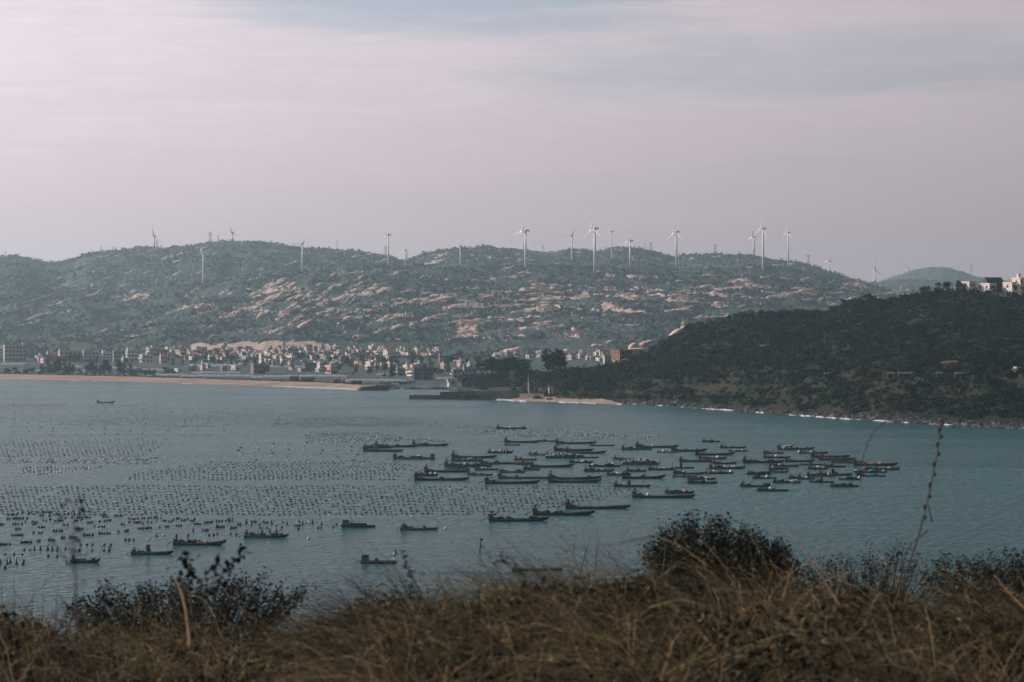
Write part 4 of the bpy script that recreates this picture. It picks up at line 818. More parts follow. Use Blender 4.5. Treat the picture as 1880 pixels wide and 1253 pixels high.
# ------------------------------------------------------------------ hilltop houses, red house, boulders, rails on the headland
def build_headland_things():
    def on(uu, d):                                    # a point d metres in front of the crest
        Y = float(interp(uu, HSHORE) + interp(uu, HDEPTH)) - d; z = float(headland_z(np.array([uu]), np.array([Y]), False)[0][0]); return Y, z
    def hh(u0, u1, vt, vb, wl, lab, left, d=4, **kw):
        um = (u0 + u1) / 2; Y, _ = on(um, d); z = CAMZ + (HOR - vb) * Y / F; W = (u1 - u0) / F * Y; h = (vb - vt) / F * Y * 0.80; rz = math.radians(28); w = W * (1 - left) / math.cos(rz); dd = max(2.2, W * left / math.sin(rz))
        o = building("hilltop_house", ((um - 940) / F * Y, Y + dd / 2, z), w, dd, h, wl, lab, "house", "houses on the headland top", rz=rz, seed=int(u0), **kw)
        MB().box((0, 0, -3.5), (w - 0.1, dd - 0.1, 5.0)).build("foundation", wallmat('dark'), o); return o
    hh(1748, 1772, 523, 537, 'grey', "grey house with a dark hipped blue roof, leftmost on the headland top", 0.25, 4, roof='hip', roofmat=M_BLUE, nc=2)
    hh(1769, 1792, 515, 538, 'cream', "tall cream house beside the blue-roofed one on the headland", 0.45, 2, nc=2, tower=False)
    hh(1800, 1830, 520, 534, 'cream', "low cream house in the middle with a dark gabled side", 0.55, 3, nc=2, tower=False)
    hh(1806, 1842, 514, 528, 'dark', "dark-sided house with a small white dormer, behind the low cream one", 0.12, -8, nc=2, roof='gable', roofmat=M_BLUE)
    hh(1846, 1866, 518, 532, 'white', "pinkish white house with stepped terraces near the right edge", 0.6, 3, balcony=True, nc=2, tower=False)
    hh(1862, 1884, 507, 535, 'cream', "tallest orange-cream house at the right edge", 0.5, 1, nc=2, balcony=True)
    hh(1884, 1912, 512, 538, 'pink', "pink house just beyond the right edge of the view", 0.4, 3)
    wallm = pmat("retaining_wall", (0.52, 0.42, 0.36), 0.9, (0.38, 0.30, 0.26), 0.6)
    for u0, u1, vt, vb, lab in ((1792, 1812, 537.5, 541, "short pale retaining wall under the tall cream house"), (1824, 1858, 538, 543, "long pale retaining wall under the right-hand hilltop houses")):
        Y, z = on((u0 + u1) / 2, 9); L = (u1 - u0) / F * Y; p = px((u0 + u1) / 2, vb, Y); mb = MB(); mb.box((0, 0, (vb - vt) / F * Y / 2 - 1), (L, 0.6, (vb - vt) / F * Y + 2)); mb.box((0, -0.05, (vb - vt) / F * Y + 0.1), (L + 0.2, 0.9, 0.2)); o = mb.build("retaining_wall", wallm, None, False, p); tag(o, lab, "wall")
    # lamp post below the blue roofed house, flag pole
    Y, z = on(1747, 12); o = empty("lamp_post", px(1747, 552, Y)); h = 30 / F * Y; MB().tube([(0, 0, -1.5), (0, 0, h)], [0.18, 0.12], 8).build("post", M_WHITE, o); MB().box((0, 0, h + 0.4), (0.9, 0.6, 0.8)).box((0, 0, h * 0.72), (1.3, 0.5, 0.9)).build("lamp_head", pmat("lamp_red", (0.45, 0.16, 0.13), 0.6), o); tag(o, "white post with reddish boxes below the blue-roofed hilltop house", "lamp post")
    # guard rail along the shore road
    rail = pmat("guard_rail_white", (0.62, 0.60, 0.58), 0.6)
    for u0, u1, v, lab in ((1512, 1527, 686.5, "short white rail showing through the middle of the headland scrub"), (1628, 1642, 686, "tiny white rail gap left of the long white rail"), (1648, 1684, 686, "thin broken white rail left of the long white rail"), (1718, 1736, 686, "white rail piece touching the left end of the long rail"), (1752, 1788, 687, "long white road rail on the right of the headland slope"), (1858, 1872, 680, "white rail by the pale hut at the right edge")):
        Ya, za = head_hit((u0 + u1) / 2, v); Ya -= 5; p = px((u0 + u1) / 2, v + 1.2, Ya); L = (u1 - u0) / F * Ya; o = empty("guard_rail", p); MB().box((0, 0, 0.62), (L, 0.12, 0.75)).build("rail", rail, o); m = MB()
        for k in range(max(2, int(L / 2))): m.box((-L / 2 + 0.3 + k * (L - 0.6) / max(1, int(L / 2) - 1), 0.14, -0.3), (0.15, 0.15, 2.0))
        m.build("posts", rail, o) if False else link("post", m.mesh("post", rail), o); tag(o, lab, "guard rail")
    Y, z = head_hit(1866, 682); o = building("hut", px(1868, 684, Y - 2), 2.2, 1.8, 1.6, 'pale', "small white hut by the right edge in the headland scrub", "hut", tower=False, nf=1, nc=1)
    # red brick house on the terraces, pale shed, blue frame
    def bx(u0, u1, vt, vb, wl, lab, left, **kw):
        um = (u0 + u1) / 2; Y = head_hit(um, vb + 1)[0] - 2; W = (u1 - u0) / F * Y; h = (vb - vt) / F * Y; rz = math.radians(20); w = W * (1 - left) / math.cos(rz); dd = max(2, W * left / math.sin(rz)); o = building("house", ((um - 940) / F * Y, Y + dd / 2, CAMZ + (HOR - vb) * Y / F), w, dd, h, wl, lab, "house", rz=rz, seed=3, **kw); MB().box((0, 0, -4), (w - 0.1, dd - 0.1, 6)).build("foundation", wallmat('dark'), o)
    bx(1122, 1162, 645, 662, 'brick', "red brick house on the terraces above the cove", 0.4, tower=False, nc=2)
    bx(1107, 1122, 655, 663, 'pale', "pale grey shed attached left of the red brick house", 0.2, tower=False, nc=1, windows=False)
    bx(1127, 1133, 664, 670, 'white', "tiny white hut below the red brick house", 0.3, tower=False, nc=1)
    o = empty("awning_frame", px(1083, 680, head_hit(1083, 683)[0] - 3)); bl = pmat("blue_painted_steel", (0.25, 0.45, 0.60), 0.5); s = 1340 / F
    MB().tube([(-9 * s, 0, 1 * s), (-1 * s, 0, 6.5 * s), (7 * s, 0, 6.5 * s), (4 * s, 0, 3 * s)], 0.28, 6).build("rafter", bl, o)
    for x, hgt in ((-9, 1), (-1, 6.5), (7, 6.5), (4, 3)): MB().tube([(x * s, 0, -1.5), (x * s, 0, hgt * s)], 0.10, 6).build("post", bl, o)
    tag(o, "light blue pipe frame of an awning on the slope above the cove", "awning frame")
    # dry terraces: stone-faced banks
    soil = pmat("terrace_bank", (0.19, 0.115, 0.075), 0.95, (0.10, 0.07, 0.045), 0.3)
    for i, (u0, u1, v, lab) in enumerate(((1150, 1200, 655, "upper bare terrace bank beside the red brick house"), (1140, 1210, 662, "lower long terrace bank right of the red brick house"), (1262, 1282, 630, "small bare terrace bank under the ridge trees"), (1310, 1325, 634, "short orange terrace bank in the upper scrub"), (1390, 1412, 637, "orange terrace bank in the middle of the upper scrub"), (1730, 1800, 668, "long bare terrace bank above the white road rail"))):
        Ya, za = head_hit((u0 + u1) / 2, v); p = px((u0 + u1) / 2, v + 1.5, Ya - 4); L = (u1 - u0) / F * Ya; mb = MB(); n = 12; V = []; Fs = []; rr = random.Random(i)
        for k in range(n + 1):
            x = -L / 2 + L * k / n; hgt = (0.5 + 0.5 * math.sin(math.pi * k / n)) * rr.uniform(0.6, 1.1) * 1.2; V += [(x, 0, -2), (x, 0.5, hgt), (x, 4, hgt + 0.5), (x, 5, -2)]
        for k in range(n):
            for j in range(3): Fs.append((k * 4 + j, k * 4 + 4 + j, k * 4 + 5 + j, k * 4 + 1 + j))
        o = mb.add(V, Fs).build("terrace_bank", soil, None, True, p); tag(o, lab, "terrace bank")
    # big pale boulders and quarry faces that stand out at the foot of the hills
    bm = pmat("pale_granite", (0.68, 0.50, 0.41), 0.9, (0.48, 0.34, 0.28), 0.15, 5, bump=0.5, bscale=0.35)
    def crag(name, lab, Yc, parts):
        o = empty(name, px(parts[0][0], parts[0][1], Yc)); mb = MB()
        for i, (uu, vv, rx, rz2, tl) in enumerate(parts):
            s = Yc / F; b = MB(); b.blob((0, 0, 0), (rx * s, rx * s * 0.8, rz2 * s), i + int(uu), 12, 9, 0.10); ca, sa = math.cos(tl), math.sin(tl)
            V = [((x * ca - z * sa) + (uu - parts[0][0]) * s, y, (x * sa + z * ca) - (vv - parts[0][1]) * s) for x, y, z in b.v]; mb.add(V, b.f)
        mb.build("rock", bm, o, True); tag(o, lab, "boulder")
    crag("granite_crag", "bright pale crag with a perched boulder above the ridge trees", 1475, [(1243, 611, 14, 6, 0.45), (1256, 604, 8, 6, 0.3), (1256, 594, 4.0, 4.5, 0), (1236, 616, 9, 5, 0.3), (1268, 602, 6, 4, 0)])
    crag("granite_crag", "two rounded pale boulders on the slope behind the red brick house", 1560, [(1162, 636, 9, 5.5, 0.5), (1181, 634, 11, 6, 0.5), (1172, 641, 20, 3, 0.0), (1192, 628, 8, 3, 0.3)])
    crag("granite_crag", "wide pink rock face just above the harbour grove", 2500, [(938, 646, 18, 6, 0.12), (952, 645, 10, 8, 0), (925, 650, 14, 4, 0.2)])
    crag("granite_crag", "smaller pale rock right of the biggest bushy tree", 2400, [(1042, 646, 8, 5, -0.25), (1052, 648, 7, 4, -0.2), (1036, 647, 6, 4, 0.2)])
    crag("granite_crag", "slanting pale slab alone on the slope above the cove", 2750, [(1058, 608, 11, 4, -0.5), (1066, 612, 5, 4, -0.3)])
    crag("granite_crag", "pink rocks on the slope above the red brick house", 2600, [(1092, 635, 7, 3, 0.1), (1103, 636, 5, 4, 0), (1120, 628, 6, 3, 0.3)])
build_headland_things()
# ------------------------------------------------------------------ harbour: breakwaters, revetment, groyne, cove things
def build_harbour():
    conc = pmat("weathered_concrete", (0.055, 0.060, 0.058), 0.9, (0.030, 0.034, 0.034), 0.25, 5, bump=0.1)
    conc2 = pmat("pale_concrete", (0.30, 0.24, 0.20), 0.9, (0.20, 0.165, 0.14), 0.4, 5)
    def wall(name, pts, wid, mat, label, cat="breakwater"):
        """pts: (u, distance, top height)"""
        V = []; Fs = []
        for u, Y, h in pts:
            x = (u - 940) / F * Y; V += [(x, Y - 0.9, -2), (x, Y, h), (x, Y + wid, h), (x, Y + wid + 0.9, -2)]
        for k in range(len(pts) - 1):
            for j in range(3): Fs.append((k * 4 + j, k * 4 + 4 + j, k * 4 + 5 + j, k * 4 + 1 + j))
        n = len(pts) * 4; Fs += [(0, 1, 2, 3), (n - 1, n - 2, n - 3, n - 4)]
        root = empty(name, V[0]); mb = MB().add([(a - V[0][0], b - V[0][1], c + 2) for a, b, c in V], Fs); mb.build("wall", mat, root)
        cap = MB(); c0 = None
        V2 = []; F2 = []
        for u, Y, h in pts:
            x = (u - 940) / F * Y - V[0][0]; y = Y - V[0][1]; V2 += [(x, y - 0.15, h + 2.003), (x, y - 0.15, h + 2.3), (x, y + 0.5, h + 2.3), (x, y + 0.5, h + 2.003)]
        for k in range(len(pts) - 1):
            for j in range(4): F2.append((k * 4 + j, k * 4 + 4 + j, k * 4 + 4 + (j + 1) % 4, k * 4 + (j + 1) % 4))
        F2 += [(0, 1, 2, 3), (len(V2) - 1, len(V2) - 2, len(V2) - 3, len(V2) - 4)]
        cap.add(V2, F2).build("coping", conc2 if mat is conc2 else conc, root); tag(root, label, cat); return root
    wall("breakwater", [(751, 1335, 1.9), (800, 1330, 2.0), (852, 1326, 2.2), (900, 1322, 2.9), (952, 1316, 3.4)], 4.0, conc, "long dark concrete breakwater reaching left from the cove")
    wall("breakwater", [(808, 1372, 2.6), (870, 1366, 3.2), (960, 1352, 3.4)], 3.0, conc, "thin second breakwater arm just behind the long dark one")
    r = wall("seawall", [(954, 1314, 3.4), (975, 1311, 3.6), (998, 1308, 3.6)], 5.0, conc2, "pale concrete sea wall with a dark arch beside the cove beach", "sea wall")
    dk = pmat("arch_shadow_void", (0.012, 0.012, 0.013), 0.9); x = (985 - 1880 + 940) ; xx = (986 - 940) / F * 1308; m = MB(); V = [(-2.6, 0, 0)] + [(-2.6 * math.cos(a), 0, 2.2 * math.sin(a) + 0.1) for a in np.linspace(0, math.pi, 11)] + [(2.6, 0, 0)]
    n = len(V); V = V + [(a, 1.2, c) for a, b, c in V]; m.add(V, [tuple(range(n)), tuple(range(n, 2 * n))[::-1]] + [(i, i + n, (i + 1) % n + n, (i + 1) % n) for i in range(n)]); o = m.build("arch_shade_slab", dk, r); o.location = (xx - r.location.x, 1308.2 - r.location.y, 2.25)  # solid slab, its near-black colour stands in for the shade inside the arch
    MB().box((0, 0, 0), (9, 0.6, 3.2)).build("patch", conc2, None) if False else None
    g = empty("stone_pillar", px(851, 733.5, 1325)); MB().box((0, -1.0, 1.0), (2.6, 1.2, 3.3), taper=1.15).build("stone_face", pmat("rust_stone", (0.16, 0.11, 0.085), 0.9, (0.10, 0.075, 0.06), 0.6), g); tag(g, "brown stone patch in the middle of the long dark breakwater", "wall pier")
    wall("groyne", [(655, 1519, 0.2), (668, 1519, 2.0), (690, 1520, 2.3), (713, 1520, 2.4)], 6.0, conc, "short dark groyne at the end of the long beach", "groyne")
    # low rocky shore between groyne and harbour
    # revetment of concrete blocks in stepped rows
    for u0, u1, rows, lab in ((896, 940, 5, "right stepped bank of pale concrete blocks behind the breakwaters"), (838, 860, 4, "left smaller stepped bank of pale concrete blocks behind the breakwaters")):
        Y0 = 1378.0; o = empty("block_revetment", px(u0, HOR + CAMZ / Y0 * F, Y0)); base = MB(); s = Y0 / F; L = (u1 - u0) * s
        base.add([(0, 0, -1), (L, 0, -1), (L, 12, -1), (0, 12, -1), (0, 0, 0.4), (L, 0, 0.4), (L, 12, 5.2), (0, 12, 5.2)], [(0, 3, 2, 1), (4, 5, 6, 7), (0, 1, 5, 4), (1, 2, 6, 5), (2, 3, 7, 6), (3, 0, 4, 7)]); base.build("bank", conc, o)
        rr = random.Random(u0); bm = MB().box((0, 0, 0), (1.05, 1.3, 0.62), taper=0.9).mesh("block", pmat("pale_block", (0.50, 0.38, 0.33), 0.9, (0.36, 0.28, 0.25), 0.8))
        for k in range(rows):
            n = int(L / 1.35)
            for i in range(n):
                if rr.random() < 0.10: continue
                x = 0.7 + i * 1.35 + (0.5 * (k % 2)) - 0.12 * k
                if x > L - 0.4: continue
                b = link("block", bm, o, (x, 1.0 + k * 11 / rows, 0.85 + k * 4.4 / rows), rr.uniform(-0.08, 0.08))
        tag(o, lab, "revetment")
    # things at the cove
    building("boathouse", px(979, 722, 1330), 5.2, 4, 5.0, 'dark', "small dark boathouse on the sea wall above the cove", "boathouse", tower=False, nf=1, nc=2, rz=0.15)
    o = empty("flag_mast", px(970, 716, 1325)); MB().tube([(0, 0, -0.5), (0, 0, 9)], [0.10, 0.05], 6).build("post", M_WHITE, o); MB().box((0, 0, 5.6), (2.2, 0.1, 0.1)).build("cross_bar", M_WHITE, o); tag(o, "thin pale mast beside the small dark boathouse", "mast")
    for uu, vb, sc, c, lab in ((1008, 733.5, 1.0, (0.45, 0.44, 0.42), "white dinghy pulled up at the left end of the cove beach"),):
        b = MB(); loft(b, 4.2, 1.6, 0.7, 0.3); o = empty("dinghy", px(uu, vb, 1300), 0.5); b.build("hull", pmat("dinghy_paint", c, 0.6), o); MB().box((0, 0, 0.42), (0.35, 1.3, 0.06)).build("thwart", M_BARK, o); tag(o, lab, "dinghy")
    o = empty("drying_hoops", px(1026, 733, 1297)); 
    fr = pmat("grey_pipe", (0.25, 0.24, 0.23), 0.7); MB().tube([(-1.7, 0, 0), (-1.5, 0, 2.0), (0.8, 0, 2.2), (1.7, 0, 0.1)], 0.12, 6).build("hoop", fr, o); MB().tube([(-1.7, 1.6, 0), (-1.5, 1.6, 2.0), (0.8, 1.6, 2.2), (1.7, 1.6, 0.1)], 0.12, 6).build("hoop", fr, o); MB().tube([(-1.5, 0, 2.0), (-1.5, 1.6, 2.0)], 0.08, 5).build("rail", fr, o); tag(o, "grey pipe frame standing on the cove beach near the dinghy", "pipe frame")
    o = empty("signal_post", px(1008, 720, 1310)); MB().tube([(0, 0, -1), (0, 0, 2.6)], 0.35, 8).build("post", M_WHITE, o); MB().tube([(0, 0, 2.6), (0, 0, 4.4)], [0.42, 0.25], 8).build("red_top", pmat("signal_red", (0.45, 0.05, 0.04), 0.6), o); tag(o, "white post with a red top above the cove beach", "signal post")
    o = empty("gate_pillar", px(1014, 721, 1308)); MB().box((0, 0, 1.2), (1.4, 1.2, 3.6), taper=0.92).build("shaft", conc2, o); MB().box((0, 0, 3.2), (1.7, 1.5, 0.3)).build("cap", conc2, o); tag(o, "pale stone pillar right of the red-topped post", "pillar")
    MBb = MB(); V = []; Fs = []
    rr = random.Random(3)
    for uu, vv, w, lab in ((880, 712, 34, "left low weedy rock spit before the twin grey blocks"),):
        Y = 1545; m = MB()
        for i in range(26): m.blob((rr.uniform(-w, w) * 0.9, rr.uniform(-2, 8), rr.uniform(-0.2, 0.3)), (rr.uniform(2, 5), 2, rr.uniform(0.6, 1.5)), i, 7, 5, 0.25)
        o = m.build("rock_spit", pmat("shore_rock", (0.03, 0.03, 0.03)), None, False, px(770, HOR + CAMZ / Y * F, Y)); tag(o, "low dark rock spit between the groyne and the harbour", "rocks", kind="stuff")
    # small gables by the shore right of the spit
    building("shed", px(830, 706, 1555), 5.5, 4, 1.8, 'white', "small white shed at the shore left of the stepped banks", "shed", tower=False, nf=1, nc=1, rz=0.3, roof='gable', roofmat=M_ROOF)
def loft(mb, L, Wd, H, bow, stern=0.12, n=11, flat=False):
    """open hull: outer skin, inner skin down to a floor, rim between them"""
    V = []; Fs = []
    for i in range(n):
        t = i / (n - 1); x = -L / 2 + L * t
        w = Wd / 2 * (min(1.0, 0.72 + t * 1.4) if t < 0.5 else (1 - max(0, (t - 0.62) / 0.38) ** 2.2 * (0.25 if flat else 0.86)))
        rise = bow * max(0, (t - 0.55) / 0.45) ** 2 + stern * max(0, (0.2 - t) / 0.2) ** 1.5
        keel = -0.25 + (bow * 0.9 + 0.25) * max(0, (t - 0.80) / 0.20) ** 1.6 + (0.15 + stern * 0.3) * max(0, (0.06 - t) / 0.06)
        top = H + rise; fl = max(keel + 0.12, top - 0.38)
        V += [(x, -w * 0.78, keel), (x, -w, top), (x, -w * 0.9, top), (x, -w * 0.86, fl), (x, w * 0.86, fl), (x, w * 0.9, top), (x, w, top), (x, w * 0.78, keel)]
    for i in range(n - 1):
        for k in range(8): Fs.append((i * 8 + k, i * 8 + 8 + k, i * 8 + 8 + (k + 1) % 8, i * 8 + (k + 1) % 8))
    Fs += [tuple(range(8)), tuple(range(8 * n - 1, 8 * n - 9, -1))]
    mb.add(V, Fs); return mb
build_harbour()

# ------------------------------------------------------------------ boats
HULL = {'k': (0.034, 0.040, 0.040), 'g': (0.048, 0.068, 0.064), 'w': (0.115, 0.082, 0.058), 'r': (0.13, 0.050, 0.040), 'o': (0.26, 0.10, 0.05), 'b': (0.035, 0.07, 0.10), 'y': (0.22, 0.15, 0.05), 'p': (0.20, 0.14, 0.10)}
def hullmat(k):
    c = HULL[k]; return pmat("hull_paint_" + k, c, 0.75, tuple(x * 0.55 for x in c), 0.9, 5, stretch=(0.5, 1, 2))
M_RIM = {'d': pmat("gunwale_dark", (0.13, 0.125, 0.11), 0.7, (0.055, 0.055, 0.05), 1.0), 'p': pmat("gunwale_pale", (0.30, 0.205, 0.145), 0.8, (0.16, 0.11, 0.08), 0.9), 'g': pmat("gunwale_grey", (0.10, 0.095, 0.085), 0.8, (0.055, 0.053, 0.05), 0.8)}
M_DECK = pmat("deck_boards", (0.12, 0.098, 0.078), 0.9, (0.05, 0.046, 0.042), 0.8, 5, stretch=(3, 0.5, 1))
M_ENG = pmat("engine_black", (0.018, 0.018, 0.019), 0.5, (0.05, 0.04, 0.035), 2.5)
M_ROPE = pmat("mooring_rope", (0.05, 0.05, 0.045), 0.9)
CARGO = {'n': ("net_pile", "heap of dark nets", "net", (0.020, 0.026, 0.027)), 'g': ("net_pile", "heap of green nets", "net", (0.020, 0.070, 0.060)), 't': ("tarpaulin", "teal tarpaulin", "tarpaulin", (0.03, 0.17, 0.19)), 'r': ("gear_pile", "heap of red gear", "gear", (0.34, 0.07, 0.06)), 'W': ("sack_pile", "row of white sacks", "sacks", (0.60, 0.57, 0.55)), 'y': ("canvas_cover", "yellowish canvas cover", "canvas", (0.38, 0.24, 0.12)), 'o': ("fender_buoy", "round white buoy", "buoy", (0.72, 0.70, 0.69)), 'b': ("float_pile", "heap of blue and white floats", "floats", (0.10, 0.18, 0.28)), 'c': ("crate", "dark wooden crate", "crate", (0.060, 0.048, 0.038)), 'p': ("bundle", "pink bundle", "bundle", (0.42, 0.22, 0.20))}
